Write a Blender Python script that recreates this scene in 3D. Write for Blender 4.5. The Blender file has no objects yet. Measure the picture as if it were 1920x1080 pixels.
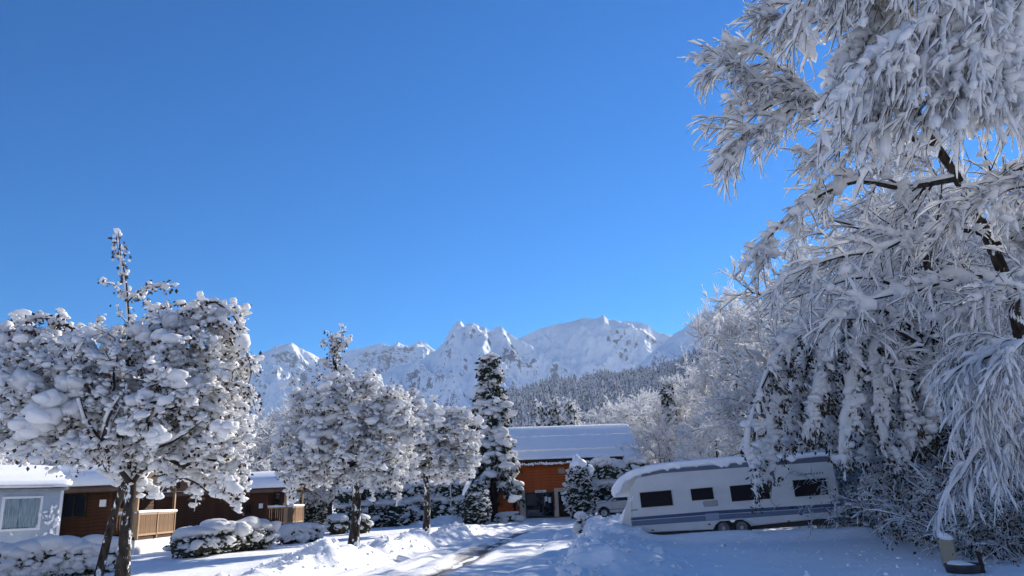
import bpy, math, random
import numpy as np
from mathutils import Matrix, Vector

SC = bpy.context.scene
COL = SC.collection
R = math.radians

# ---------------------------------------------------------------- camera
FPX, CAM_H = 1400.0, 1.6
PITCH, ROLL = R(15.6), R(-2.5)
cam = bpy.data.cameras.new('camera')
cam.sensor_width = 36.0
cam.lens = FPX / 1920.0 * 36.0
cam.clip_start, cam.clip_end = 0.1, 40000.0
camo = bpy.data.objects.new('camera', cam)
COL.objects.link(camo)
CR = Matrix.Rotation(R(90) + PITCH, 3, 'X') @ Matrix.Rotation(ROLL, 3, 'Z')
camo.matrix_world = Matrix.Translation((0, 0, CAM_H)) @ CR.to_4x4()
SC.camera = camo

# ---------------------------------------------------------------- sky, sun, exposure
SUN_AZ, SUN_EL = R(39.0), R(24.5)          # azimuth to the right of the view (+Y)
w = bpy.data.worlds.new('World'); SC.world = w; w.use_nodes = True
nt = w.node_tree; nt.nodes.clear()
sky = nt.nodes.new('ShaderNodeTexSky'); sky.sky_type = 'NISHITA'
sky.sun_disc = False; sky.sun_elevation = SUN_EL; sky.sun_rotation = SUN_AZ
sky.altitude = 900; sky.air_density = 1.05; sky.dust_density = 0.0; sky.ozone_density = 5.5
hs = nt.nodes.new('ShaderNodeHueSaturation')
hs.inputs['Saturation'].default_value = 1.52; hs.inputs['Value'].default_value = 1.0; hs.inputs['Hue'].default_value = .506
bg = nt.nodes.new('ShaderNodeBackground'); bg.inputs['Strength'].default_value = 0.088
wo = nt.nodes.new('ShaderNodeOutputWorld')
nt.links.new(sky.outputs[0], hs.inputs['Color']); nt.links.new(hs.outputs[0], bg.inputs['Color'])
nt.links.new(bg.outputs[0], wo.inputs['Surface'])
sl = bpy.data.lights.new('sun', 'SUN'); sl.energy = 5.0; sl.angle = R(0.5); sl.color = (1.0, 0.93, 0.83)
so = bpy.data.objects.new('sun', sl); COL.objects.link(so)
SUN_D = Vector((math.sin(SUN_AZ) * math.cos(SUN_EL), math.cos(SUN_AZ) * math.cos(SUN_EL), math.sin(SUN_EL)))
so.rotation_euler = SUN_D.to_track_quat('Z', 'Y').to_euler()
so.location = SUN_D * 60
vs = SC.view_settings
vs.view_transform = 'Standard'; vs.look = 'None'; vs.exposure = 0.80; vs.gamma = 1.0; vs.use_curve_mapping = False
SC.render.engine = 'CYCLES'
SC.cycles.use_denoising = True
SC.cycles.max_bounces = 10; SC.cycles.diffuse_bounces = 6; SC.cycles.transmission_bounces = 8; SC.cycles.glossy_bounces = 3
SC.cycles.volume_bounces = 0

# ---------------------------------------------------------------- pixel -> place (photo pixels, 1920 x 1080)
CRN = np.array(CR)
def ray(px, py):
    return CRN @ np.array([(px - 960) / FPX, (540 - py) / FPX, -1.0])
def P(px, py, Y):
    v = ray(px, py); v = v * (Y / v[1]); v[2] += CAM_H; return v
def G(px, py, z=0.0):
    v = ray(px, py); v = v * ((z - CAM_H) / v[2]); v[2] += CAM_H; return v
def on_plane(px, py, M):
    """local coordinates on the plane local-y = 0 of frame M seen at a pixel"""
    Mi = M.inverted(); o = Mi @ Vector((0, 0, CAM_H)); d = Mi.to_3x3() @ Vector(ray(px, py))
    t = -o.y / d.y; q = o + d * t; return q.x, q.z

# ---------------------------------------------------------------- noise
_rs = np.random.RandomState(7)
_T2 = _rs.rand(256, 256)
def vn(x, y, s=0):
    x = np.asarray(x, float) + s * 17.31; y = np.asarray(y, float) + s * 9.17
    xi = np.floor(x).astype(int); yi = np.floor(y).astype(int)
    fx = x - xi; fy = y - yi; fx = fx * fx * (3 - 2 * fx); fy = fy * fy * (3 - 2 * fy)
    a = _T2[xi & 255, yi & 255]; b = _T2[(xi + 1) & 255, yi & 255]
    c = _T2[xi & 255, (yi + 1) & 255]; d = _T2[(xi + 1) & 255, (yi + 1) & 255]
    return (a * (1 - fx) + b * fx) * (1 - fy) + (c * (1 - fx) + d * fx) * fy
def fbm(x, y, o=4, s=0):
    r = 0; a = .5; t = 0
    for k in range(o):
        r = r + a * vn(x * 2 ** k, y * 2 ** k, s + k); t += a; a *= .5
    return r / t
def ridged(x, y, o=4, s=0):
    r = 0; a = .5; t = 0
    for k in range(o):
        r = r + a * (1 - np.abs(2 * vn(x * 2 ** k, y * 2 ** k, s + k) - 1)); t += a; a *= .5
    return r / t
def sm(a, b, x):
    t = np.clip((x - a) / (b - a), 0, 1); return t * t * (3 - 2 * t)
def unit(v):
    return v / np.maximum(np.linalg.norm(v, axis=-1, keepdims=True), 1e-9)

# ---------------------------------------------------------------- objects
def props(o, label=None, cat=None, group=None, kind=None):
    if label: o['label'] = label
    if cat: o['category'] = cat
    if group: o['group'] = group
    if kind: o['kind'] = kind
    return o
def thing(name, label, cat, loc=(0, 0, 0), rz=0.0, group=None):
    o = bpy.data.objects.new(name, None); COL.objects.link(o)
    o.location = loc; o.rotation_euler = (0, 0, rz); o.empty_display_size = .2
    bpy.context.view_layer.update() if False else None
    return props(o, label, cat, group)
def mesh_of(name, chunks, smooth=True):
    """chunks: list of (V, F); F an int array (m, 3 or 4)"""
    if isinstance(chunks, tuple): chunks = [chunks]
    chunks = [c for c in chunks if len(c[0])]
    V = np.concatenate([np.asarray(c[0], float) for c in chunks])
    li, ls, off = [], [], 0
    for v, f in chunks:
        f = np.asarray(f, dtype=np.int64); li.append((f + off).ravel()); ls.append(np.full(len(f), f.shape[1])); off += len(v)
    li = np.concatenate(li); ls = np.concatenate(ls)
    me = bpy.data.meshes.new(name)
    me.vertices.add(len(V)); me.vertices.foreach_set('co', V.astype(np.float32).ravel())
    me.loops.add(len(li)); me.loops.foreach_set('vertex_index', li.astype(np.int32))
    me.polygons.add(len(ls))
    st = np.zeros(len(ls), np.int32); st[1:] = np.cumsum(ls)[:-1]
    me.polygons.foreach_set('loop_start', st)
    me.polygons.foreach_set('use_smooth', np.full(len(ls), smooth))
    me.update(calc_edges=True); me.validate()
    return me
def obj(name, chunks, mat, parent=None, kind=None, smooth=True, loc=None, me=None):
    me = me or mesh_of(name, chunks, smooth)
    if mat is not None and not me.materials: me.materials.append(mat)
    o = bpy.data.objects.new(name, me); COL.objects.link(o)
    if parent is not None: o.parent = parent
    if loc is not None: o.location = loc
    if kind: o['kind'] = kind
    return o
def copy_tree(o, parent=None):
    c = o.copy(); COL.objects.link(c); c.parent = parent
    for ch in list(o.children): copy_tree(ch, c)
    return c
def bevel(o, wd=.01, seg=1):
    m = o.modifiers.new('bevel', 'BEVEL'); m.width = wd; m.segments = seg; m.limit_method = 'ANGLE'; return o

BOXF = np.array([[0, 3, 2, 1], [4, 5, 6, 7], [0, 1, 5, 4], [1, 2, 6, 5], [2, 3, 7, 6], [3, 0, 4, 7]])
def box(x0, x1, y0, y1, z0, z1):
    return (np.array([[x0, y0, z0], [x1, y0, z0], [x1, y1, z0], [x0, y1, z0], [x0, y0, z1], [x1, y0, z1], [x1, y1, z1], [x0, y1, z1]], float), BOXF)
def prism_xz(poly, y0, y1):
    """outline in x-z (any order), extruded along y; caps fanned as one ngon each -> returned as several chunks"""
    n = len(poly); a = np.array([[p[0], y0, p[1]] for p in poly] + [[p[0], y1, p[1]] for p in poly], float)
    side = np.array([[i, (i + 1) % n, n + (i + 1) % n, n + i] for i in range(n)])
    cap0 = np.array([list(range(n))[::-1]]); cap1 = np.array([list(range(n, 2 * n))])
    return [(a, side), (a, cap0), (a, cap1)]
def merge_ngon(name, poly, y0, y1, mat, parent=None, axis='y', smooth=False):
    n = len(poly)
    if axis == 'y': V = [(p[0], y0, p[1]) for p in poly] + [(p[0], y1, p[1]) for p in poly]
    else: V = [(y0, p[0], p[1]) for p in poly] + [(y1, p[0], p[1]) for p in poly]
    F = [[i, (i + 1) % n, n + (i + 1) % n, n + i] for i in range(n)] + [list(range(n))[::-1], list(range(n, 2 * n))]
    me = bpy.data.meshes.new(name); me.from_pydata(V, [], F); me.update()
    import bmesh
    b = bmesh.new(); b.from_mesh(me); bmesh.ops.recalc_face_normals(b, faces=b.faces); b.to_mesh(me); b.free()
    for p in me.polygons: p.use_smooth = smooth
    return obj(name, None, mat, parent, me=me)
def xf(chunk, M):
    V = np.asarray(chunk[0]); A = np.array(M); return (V @ A[:3, :3].T + A[:3, 3], chunk[1])

# ---------------------------------------------------------------- tubes, twigs, blobs, leaves
def resample(pts, n):
    """Catmull-Rom through the given points, n samples evenly by length"""
    p = np.asarray(pts, float)
    if len(p) == 2:
        t = np.linspace(0, 1, n)[:, None]; return p[0] * (1 - t) + p[1] * t
    q = np.vstack([2 * p[0] - p[1], p, 2 * p[-1] - p[-2]]); out = []
    for i in range(1, len(q) - 2):
        t = np.linspace(0, 1, 16, endpoint=False)[:, None]
        a, b, c, d = q[i - 1], q[i], q[i + 1], q[i + 2]
        out.append(.5 * (2 * b + (c - a) * t + (2 * a - 5 * b + 4 * c - d) * t ** 2 + (-a + 3 * b - 3 * c + d) * t ** 3))
    out = np.vstack(out + [p[-1:]])
    s = np.r_[0, np.cumsum(np.linalg.norm(np.diff(out, axis=0), axis=1))]
    u = np.linspace(0, s[-1], n)
    return np.stack([np.interp(u, s, out[:, k]) for k in range(3)], 1)
def tangents(Pp):
    T = np.empty_like(Pp); T[:, 1:-1] = Pp[:, 2:] - Pp[:, :-2]; T[:, 0] = Pp[:, 1] - Pp[:, 0]; T[:, -1] = Pp[:, -1] - Pp[:, -2]
    return unit(T)
def tube_faces(N, n, k):
    base = (np.arange(N) * n * k)[:, None, None]; i = np.arange(n - 1)[None, :, None] * k; j = np.arange(k)[None, None, :]
    a = base + i + j; b = base + i + (j + 1) % k
    return np.stack([a, b, b + k, a + k], -1).reshape(-1, 4)
def tube(Pp, Rr, k=4):
    Pp = np.asarray(Pp, float); Rr = np.asarray(Rr, float)
    if Pp.ndim == 2: Pp = Pp[None]; Rr = np.broadcast_to(Rr, (1, Pp.shape[1]))
    N, n = Pp.shape[:2]
    T = tangents(Pp); m = unit(Pp[:, -1] - Pp[:, 0])
    ref = np.where(np.abs(m[:, 2:3]) < .8, np.array([[0, 0, 1.]]), np.array([[0.3, 1., 0]]))
    U = unit(np.cross(T, ref[:, None, :])); W = np.cross(U, T)
    a = np.arange(k) * 2 * np.pi / k
    V = Pp[:, :, None] + Rr[:, :, None, None] * (U[:, :, None] * np.cos(a)[:, None] + W[:, :, None] * np.sin(a)[:, None])
    return V.reshape(-1, 3), tube_faces(N, n, k)
def snow_tube(Pp, Rr, S, rng, k=5, wind=(-.75, -.12, .65), rough=.6, flat=.8):
    """snow lying along polylines: S = half width of the snow (N,) or scalar"""
    N, n = Pp.shape[:2]
    S = (np.broadcast_to(np.asarray(S, float), (N,)) * (np.exp(.32 * rng.randn(N)) if N > 60 else 1))[:, None]
    T = tangents(Pp); up = np.array([0, 0, 1.]); wd = unit(np.array(wind))
    steep = np.abs(T[..., 2:3])
    D = (up * (1.2 - steep) + wd * steep * .8); D = unit(D - (D * T).sum(-1, keepdims=True) * T)
    U = unit(np.cross(T, D))
    e = np.linspace(0, 1, n); env = np.minimum(1, np.minimum(e * 6 + .5, (1 - e) * 5 + .45))
    s = S * env * (1 - rough + 2 * rough * rng.rand(N, n)) * (1.0 - .3 * steep[..., 0])
    if N > 60: s = s * np.where(rng.rand(N, n) < .13, .25, 1.0)
    C = Pp + D * (Rr * .6 + s * flat * .74)[..., None]
    a = np.arange(k) * 2 * np.pi / k + .3
    V = C[:, :, None] + (s[:, :, None, None]) * (U[:, :, None] * np.cos(a)[:, None] + D[:, :, None] * np.sin(a)[:, None] * flat)
    return V.reshape(-1, 3), tube_faces(N, n, k)
def rot(v, ax, an):
    c = np.cos(an)[:, None]; s = np.sin(an)[:, None]
    return v * c + np.cross(ax, v) * s + ax * ((ax * v).sum(-1, keepdims=True)) * (1 - c)
def walk(pos, d, L, n, trop, wob, rng):
    N = len(pos); out = np.empty((N, n, 3)); out[:, 0] = pos; d = unit(d); st = (L / (n - 1))[:, None]
    trop = np.asarray(trop, float)
    for i in range(1, n):
        d = unit(d + trop / (n - 1) + wob * rng.randn(N, 3) / math.sqrt(n - 1)); out[:, i] = out[:, i - 1] + d * st
    return out
def spawn(Pp, Rr, cnt, rng, t=(.2, 1), ang=(25, 60), L=(.4, .8), n=5, trop=(0, 0, -.3), wob=.2, rs=.6, bias=None, fall=0.0, rmin=.004):
    N, m = Pp.shape[:2]
    cnt = np.broadcast_to(np.asarray(cnt), (N,)); idx = np.repeat(np.arange(N), cnt); M = len(idx)
    tt = rng.uniform(t[0], t[1], M); s = tt * (m - 1); i = np.minimum(s.astype(int), m - 2); f = (s - i)[:, None]
    p = Pp[idx, i] * (1 - f) + Pp[idx, i + 1] * f; tan = unit(Pp[idx, i + 1] - Pp[idx, i])
    r = Rr[idx, i] * (1 - f[:, 0]) + Rr[idx, i + 1] * f[:, 0]
    ax = unit(np.cross(tan, rng.randn(M, 3))); d = rot(tan, ax, np.radians(rng.uniform(*ang, M)))
    if bias is not None: d = unit(d + np.asarray(bias))
    ln = rng.uniform(*L, M) * (1 - fall * tt)
    Q = walk(p, d, ln, n, trop, wob, rng)
    r0 = np.maximum(r * rs, rmin)
    return Q, r0[:, None] * np.linspace(1, .35, n)[None, :]

def ico(sub):
    t = (1 + 5 ** .5) / 2
    V = [(-1, t, 0), (1, t, 0), (-1, -t, 0), (1, -t, 0), (0, -1, t), (0, 1, t), (0, -1, -t), (0, 1, -t), (t, 0, -1), (t, 0, 1), (-t, 0, -1), (-t, 0, 1)]
    V = [tuple(np.array(v) / np.linalg.norm(v)) for v in V]
    F = [(0, 11, 5), (0, 5, 1), (0, 1, 7), (0, 7, 10), (0, 10, 11), (1, 5, 9), (5, 11, 4), (11, 10, 2), (10, 7, 6), (7, 1, 8), (3, 9, 4), (3, 4, 2), (3, 2, 6), (3, 6, 8), (3, 8, 9), (4, 9, 5), (2, 4, 11), (6, 2, 10), (8, 6, 7), (9, 8, 1)]
    for _ in range(sub):
        mid = {}; F2 = []
        def mp(a, b):
            k = (min(a, b), max(a, b))
            if k not in mid:
                m = np.array(V[a]) + np.array(V[b]); mid[k] = len(V); V.append(tuple(m / np.linalg.norm(m)))
            return mid[k]
        for a, b, c in F:
            x, y, z = mp(a, b), mp(b, c), mp(c, a); F2 += [(a, x, z), (b, y, x), (c, z, y), (x, y, z)]
        F = F2
    return np.array(V), np.array(F)
ICO = [ico(i) for i in range(5)]
def blobs(C, rad, rng, sub=1, noise=.22, tilt=.5):
    """lumpy ellipsoids at C (N,3) with radii (N,3)"""
    C = np.asarray(C, float); rad = np.asarray(rad, float)
    v, f = ICO[sub]; N = len(C)
    if rad.ndim == 1: rad = np.repeat(rad[:, None], 3, 1)
    ph = rng.uniform(0, 6.28, (N, 1, 3))
    q = v[None] * 2.3
    nz = np.sin(q[..., 0] * 1.3 + ph[..., 0]) * np.sin(q[..., 1] * 1.5 + ph[..., 1]) + np.sin(q[..., 2] * 1.4 + ph[..., 2] + q[..., 0])
    nz = 1 + noise * nz * .7 + noise * .5 * (rng.rand(N, len(v)) - .5) * (1 if sub < 2 else .5)
    W = v[None] * nz[..., None] * rad[:, None, :]
    an = rng.uniform(0, 6.28, N); c, s = np.cos(an), np.sin(an)
    x = W[..., 0] * c[:, None] - W[..., 1] * s[:, None]; y = W[..., 0] * s[:, None] + W[..., 1] * c[:, None]
    z = W[..., 2] + tilt * x * rng.uniform(-.5, .5, (N, 1))
    V = np.stack([x, y, z], -1) + C[:, None]
    F = f[None] + (np.arange(N) * len(v))[:, None, None]
    return V.reshape(-1, 3), F.reshape(-1, 3)
def leaves(C, size, rng, hang=.5, aspect=1.7):
    """small pointed leaves (one folded quad each)"""
    N = len(C); size = np.broadcast_to(np.asarray(size, float), (N,))[:, None]
    d = unit(rng.randn(N, 3) + np.array([0, 0, -1]) * hang * 2); s = unit(np.cross(d, rng.randn(N, 3))); nn = np.cross(d, s)
    V = np.stack([C, C + d * size * .5 * aspect + s * size * .5 + nn * size * .15, C + d * size * aspect, C + d * size * .5 * aspect - s * size * .5 + nn * size * .15], 1)
    return V.reshape(-1, 3), np.arange(N * 4).reshape(N, 4)

# ---------------------------------------------------------------- materials
def new_mat(name):
    m = bpy.data.materials.new(name); m.use_nodes = True; n = m.node_tree.nodes
    return m, n, m.node_tree.links, n['Principled BSDF']
def noise_node(n, l, scale, detail=4, rough=.6, stretch=None, coord='Object'):
    tc = n.new('ShaderNodeTexCoord'); t = n.new('ShaderNodeTexNoise')
    t.inputs['Scale'].default_value = scale; t.inputs['Detail'].default_value = detail; t.inputs['Roughness'].default_value = rough
    if stretch:
        mp = n.new('ShaderNodeMapping'); mp.inputs['Scale'].default_value = stretch
        l.new(tc.outputs[coord], mp.inputs[0]); l.new(mp.outputs[0], t.inputs['Vector'])
    else: l.new(tc.outputs[coord], t.inputs['Vector'])
    return t
def ramp(n, l, src, stops):
    r = n.new('ShaderNodeValToRGB'); e = r.color_ramp.elements
    while len(e) < len(stops): e.new(.5)
    for i, (p, c) in enumerate(stops):
        e[i].position = p; e[i].color = (*c, 1) if len(c) == 3 else c
    l.new(src, r.inputs[0]); return r
def mat(name, c1, c2=None, scale=6, rough=.7, bump=.0, stretch=None, bscale=None, spec=.3, metal=0.0, lo=.35, hi=.65, dist=.02):
    m, n, l, b = new_mat(name)
    b.inputs['Roughness'].default_value = rough; b.inputs['Specular IOR Level'].default_value = spec; b.inputs['Metallic'].default_value = metal
    b.inputs['Base Color'].default_value = (*c1, 1)
    if c2 is not None:
        t = noise_node(n, l, scale, 5, .6, stretch); r = ramp(n, l, t.outputs[0], [(lo, c1), (hi, c2)]); l.new(r.outputs[0], b.inputs['Base Color'])
    if bump:
        t2 = noise_node(n, l, bscale or scale * 2, 5, .65, stretch); bn = n.new('ShaderNodeBump')
        bn.inputs['Strength'].default_value = bump; bn.inputs['Distance'].default_value = dist
        l.new(t2.outputs[0], bn.inputs['Height']); l.new(bn.outputs[0], b.inputs['Normal'])
    return m

SNOW = mat('snow', (.86, .875, .89), (.90, .905, .91), 3, .75, .35, None, 14, .2, dist=.03)
def snow_fine():
    m = bpy.data.materials.new('snow_on_twigs'); m.use_nodes = True; n = m.node_tree.nodes; l = m.node_tree.links; n.clear()
    a = n.new('ShaderNodeBsdfDiffuse'); b = n.new('ShaderNodeBsdfTranslucent'); x = n.new('ShaderNodeMixShader'); o = n.new('ShaderNodeOutputMaterial')
    t = noise_node(n, l, 9, 3, .6); r = ramp(n, l, t.outputs[0], [(.35, (.87, .88, .89)), (.65, (.92, .92, .92))])
    l.new(r.outputs[0], a.inputs[0]); l.new(r.outputs[0], b.inputs[0]); x.inputs[0].default_value = .42
    l.new(a.outputs[0], x.inputs[1]); l.new(b.outputs[0], x.inputs[2]); l.new(x.outputs[0], o.inputs[0]); return m
SNOW_FINE = snow_fine()
BARK = mat('bark', (.018, .015, .013), (.060, .050, .042), 9, .9, .8, (1, 1, .3), 20, .1)
BARK_SNOWY = None
TWIG = mat('twig_bark', (.018, .013, .012), (.040, .030, .026), 5, .9)
DRYLEAF = mat('withered_leaf', (.040, .024, .018), (.11, .062, .042), 3, .8)
NEEDLE = mat('conifer_needles', (.016, .026, .018), (.035, .048, .028), 2, .7)
BROWN_NEEDLE = mat('brown_green_needles', (.030, .032, .018), (.075, .055, .030), 2, .8)
HEDGE_LEAF = mat('hedge_leaf', (.020, .026, .016), (.050, .045, .025), 3, .6)
def snowy_bark():
    m, n, l, b = new_mat('snow_dusted_bark')
    b.inputs['Roughness'].default_value = .9; b.inputs['Specular IOR Level'].default_value = .1
    t = noise_node(n, l, 9, 5, .6, (1, 1, .35)); r = ramp(n, l, t.outputs[0], [(.35, (.016, .013, .012)), (.65, (.060, .050, .042))])
    t2 = noise_node(n, l, 4.2, 6, .7, (1, 1, .55))
    r2 = ramp(n, l, t2.outputs[0], [(.545, (0, 0, 0)), (.575, (1, 1, 1))])
    mx = n.new('ShaderNodeMixRGB'); l.new(r2.outputs[0], mx.inputs[0]); l.new(r.outputs[0], mx.inputs[1]); mx.inputs[2].default_value = (.82, .84, .86, 1)
    l.new(mx.outputs[0], b.inputs['Base Color'])
    bn = n.new('ShaderNodeBump'); bn.inputs['Strength'].default_value = .7; bn.inputs['Distance'].default_value = .03
    ad = n.new('ShaderNodeMath'); ad.operation = 'ADD'; l.new(t.outputs[0], ad.inputs[0]); l.new(r2.outputs[0], ad.inputs[1])
    l.new(ad.outputs[0], bn.inputs['Height']); l.new(bn.outputs[0], b.inputs['Normal'])
    return m
BARK_SNOWY = snowy_bark()
# ================================================================ SETTING: ground, road, mountains, forest, haze
def poly_dist(x, y, pts):
    d = np.full(x.shape, 1e9)
    for a, b in zip(pts[:-1], pts[1:]):
        ax, ay = a; bx, by = b; L2 = (bx - ax) ** 2 + (by - ay) ** 2
        t = np.clip(((x - ax) * (bx - ax) + (y - ay) * (by - ay)) / L2, 0, 1)
        d = np.minimum(d, np.hypot(x - ax - t * (bx - ax), y - ay - t * (by - ay)))
    return d
RY = np.array([4, 12, 18, 26, 34, 40, 46, 52, 57.])
RXL = np.array([-8.0, -6.3, -5.0, -3.5, -2.3, -1.9, -2.6, -2.6, -1.5])
RXR = np.array([-.6, .3, .9, 1.9, 2.7, 3.6, 4.9, 6.0, 7.5])
LBANK = [(-6.9, 10), (-5.9, 18), (-4.4, 26), (-3.2, 33), (-2.8, 38)]
RBANK = [(.5, 10), (1.2, 15), (1.9, 21), (2.6, 27), (3.4, 30)]
LAMP_XY = G(846, 983)[:2]
def ground_h(x, y):
    x = np.asarray(x, float); y = np.asarray(y, float); r = np.hypot(x, y)
    h = .22 * (fbm(x / 7, y / 7, 3, 3) - .5) + .07 * (fbm(x / 1.3, y / 1.3, 3, 5) - .5)
    cl = fbm(x / .55, y / .55, 3, 9); c2 = fbm(x / 1.4, y / 1.4, 2, 12)
    c3 = ridged(x / .35, y / .35, 3, 15)
    d = poly_dist(x, y, LBANK); h += np.exp(-(d / .8) ** 2) * (.06 + .55 * c2 ** 1.5 + .34 * (cl - .4) + .14 * (c3 - .5))
    h += np.exp(-(d / 2.2) ** 2) * .10 * (cl - .5)
    d = poly_dist(x, y, RBANK); bk = np.exp(-(d / 1.15) ** 2); h += bk * (.02 + .42 * c2 + .50 * (cl - .45) + .16 * (c3 - .5)); h += np.exp(-((d - 1.2) / 1.3) ** 2) * (.22 * (cl - .5) + .18 * (c2 - .4))
    for (mx, my, rad, hh) in MOUNDS:
        dd = np.hypot(x - mx, y - my) / rad; h += hh * np.exp(-dd ** 2) * (.65 + .7 * cl)
    h += .10 * np.clip(x - 13, 0, 40) * sm(13, 18, x) * (y > 8)
    xl = np.interp(y, RY, RXL); xr = np.interp(y, RY, RXR)
    inn = sm(-.25, .25, x - xl) * sm(-.25, .25, xr - x) * sm(57.6, 56.8, y) * (y > 3)
    h = h * (1 - inn) + (-.10) * inn
    lot = sm(2.2, 4.5, x - xr) * (y < 36) * (x < 13); h = h * (1 - lot * .35) + lot * (.04 + .16 * (fbm(x / 2.6, y / 2.0, 3, 44) - .5))
    cd = poly_dist(x, y, CARAVAN_FOOT); h += .34 * np.exp(-(cd / .55) ** 2) * (.75 + .5 * c2)
    return h * sm(600, 200, r)
_l = LAMP_XY; _n = G(1105, 1003); _m2 = G(560, 1062)
_c0 = P(1165, 1005, 26.6); CARAVAN_FOOT = [(_c0[0] + k * .9135 - .55 * .4067, _c0[1] - k * .4067 - .55 * .9135) for k in (0, 2, 4, 6, 7.6)]   # drift along the near side of the caravan
MOUNDS = [(_l[0], _l[1] - .5, 1.15, .55), (_l[0] - 1.6, _l[1] - .8, .9, .25), (_n[0], _n[1], 1.0, .5), (_n[0] + .9, _n[1] - .4, 1.0, .4), (_m2[0], _m2[1], .9, .35),
          (G(1075, 1000)[0], G(1075, 1000)[1], .8, .35), (G(935, 985)[0], G(935, 985)[1] , 1.2, .28), (G(1010, 1050)[0] + .6, G(1010, 1050)[1], .8, .25)]

def build_ground():
    az = np.concatenate([np.linspace(-180, -46, 40, endpoint=False), np.linspace(-46, 46, 440), np.linspace(46, 180, 41)[1:]])
    az = np.radians(az)
    rr = np.concatenate([np.linspace(.4, 11, 14, endpoint=False), 11 * (75 / 11) ** np.linspace(0, 1, 250), 75 * (10400 / 75) ** np.linspace(0, 1, 50)[1:]])
    A, Q = np.meshgrid(az, rr, indexing='ij'); x = Q * np.sin(A); y = Q * np.cos(A); z = ground_h(x, y)
    n, m = A.shape; V = np.stack([x, y, z], -1).reshape(-1, 3)
    i, j = np.meshgrid(np.arange(n - 1), np.arange(m - 1), indexing='ij'); a = i * m + j
    F = np.stack([a, a + 1, a + m + 1, a + m], -1).reshape(-1, 4)
    F = F[:, ::-1]
    # hub
    V = np.vstack([V, [[0, 0, float(ground_h(0, 0))]]]); c = len(V) - 1
    k = np.arange(n - 1) * m; T = np.stack([np.full(n - 1, c), k, k + m], -1)[:, ::-1]
    me = mesh_of('snow_ground', [(V, F)])
    o = obj('snow_ground', None, SNOW_GROUND, kind='structure', me=me)
    h = obj('snow_ground', [(V[np.r_[c, k, k[-1] + m]], np.stack([np.zeros(n - 1, int), np.arange(1, n), np.arange(2, n + 1)], -1)[:, ::-1])], SNOW_GROUND, parent=o)
    return o
def snow_ground_mat():
    m, n, l, b = new_mat('snow_ground'); b.inputs['Roughness'].default_value = .7; b.inputs['Specular IOR Level'].default_value = .25
    t = noise_node(n, l, .8, 6, .65); r = ramp(n, l, t.outputs[0], [(.3, (.85, .865, .885)), (.7, (.90, .905, .91))]); l.new(r.outputs[0], b.inputs['Base Color'])
    t2 = noise_node(n, l, 3.5, 8, .7); bn = n.new('ShaderNodeBump'); bn.inputs['Strength'].default_value = .55; bn.inputs['Distance'].default_value = .10
    l.new(t2.outputs[0], bn.inputs['Height']); l.new(bn.outputs[0], b.inputs['Normal']); return m
SNOW_GROUND = snow_ground_mat()
build_ground()

# ---- the ploughed road: packed snow, ruts, and one wheel track worn down to gravel
def road_mat():
    m, n, l, b = new_mat('packed_snow_road'); b.inputs['Roughness'].default_value = .6; b.inputs['Specular IOR Level'].default_value = .3
    at = n.new('ShaderNodeAttribute'); at.attribute_name = 'dirt'
    t = noise_node(n, l, 7.0, 8, .85)
    ad = n.new('ShaderNodeMath'); ad.operation = 'ADD'; l.new(at.outputs['Fac'], ad.inputs[0]); l.new(t.outputs[0], ad.inputs[1])
    r = ramp(n, l, ad.outputs[0], [(.74, (.86, .87, .885)), (.86, (.50, .48, .46)), (1.0, (.09, .075, .062))])
    g = noise_node(n, l, 28, 4, .7); rg = ramp(n, l, g.outputs[0], [(.35, (.55, .55, .55)), (.65, (1.1, 1.1, 1.1))])
    mu = n.new('ShaderNodeMixRGB'); mu.blend_type = 'MULTIPLY'; mu.inputs[0].default_value = .35; l.new(r.outputs[0], mu.inputs[1]); l.new(rg.outputs[0], mu.inputs[2])
    l.new(mu.outputs[0], b.inputs['Base Color'])
    t2 = noise_node(n, l, 7, 8, .75); bn = n.new('ShaderNodeBump'); bn.inputs['Strength'].default_value = .6; bn.inputs['Distance'].default_value = .06
    l.new(t2.outputs[0], bn.inputs['Height']); l.new(bn.outputs[0], b.inputs['Normal']); return m
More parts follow.
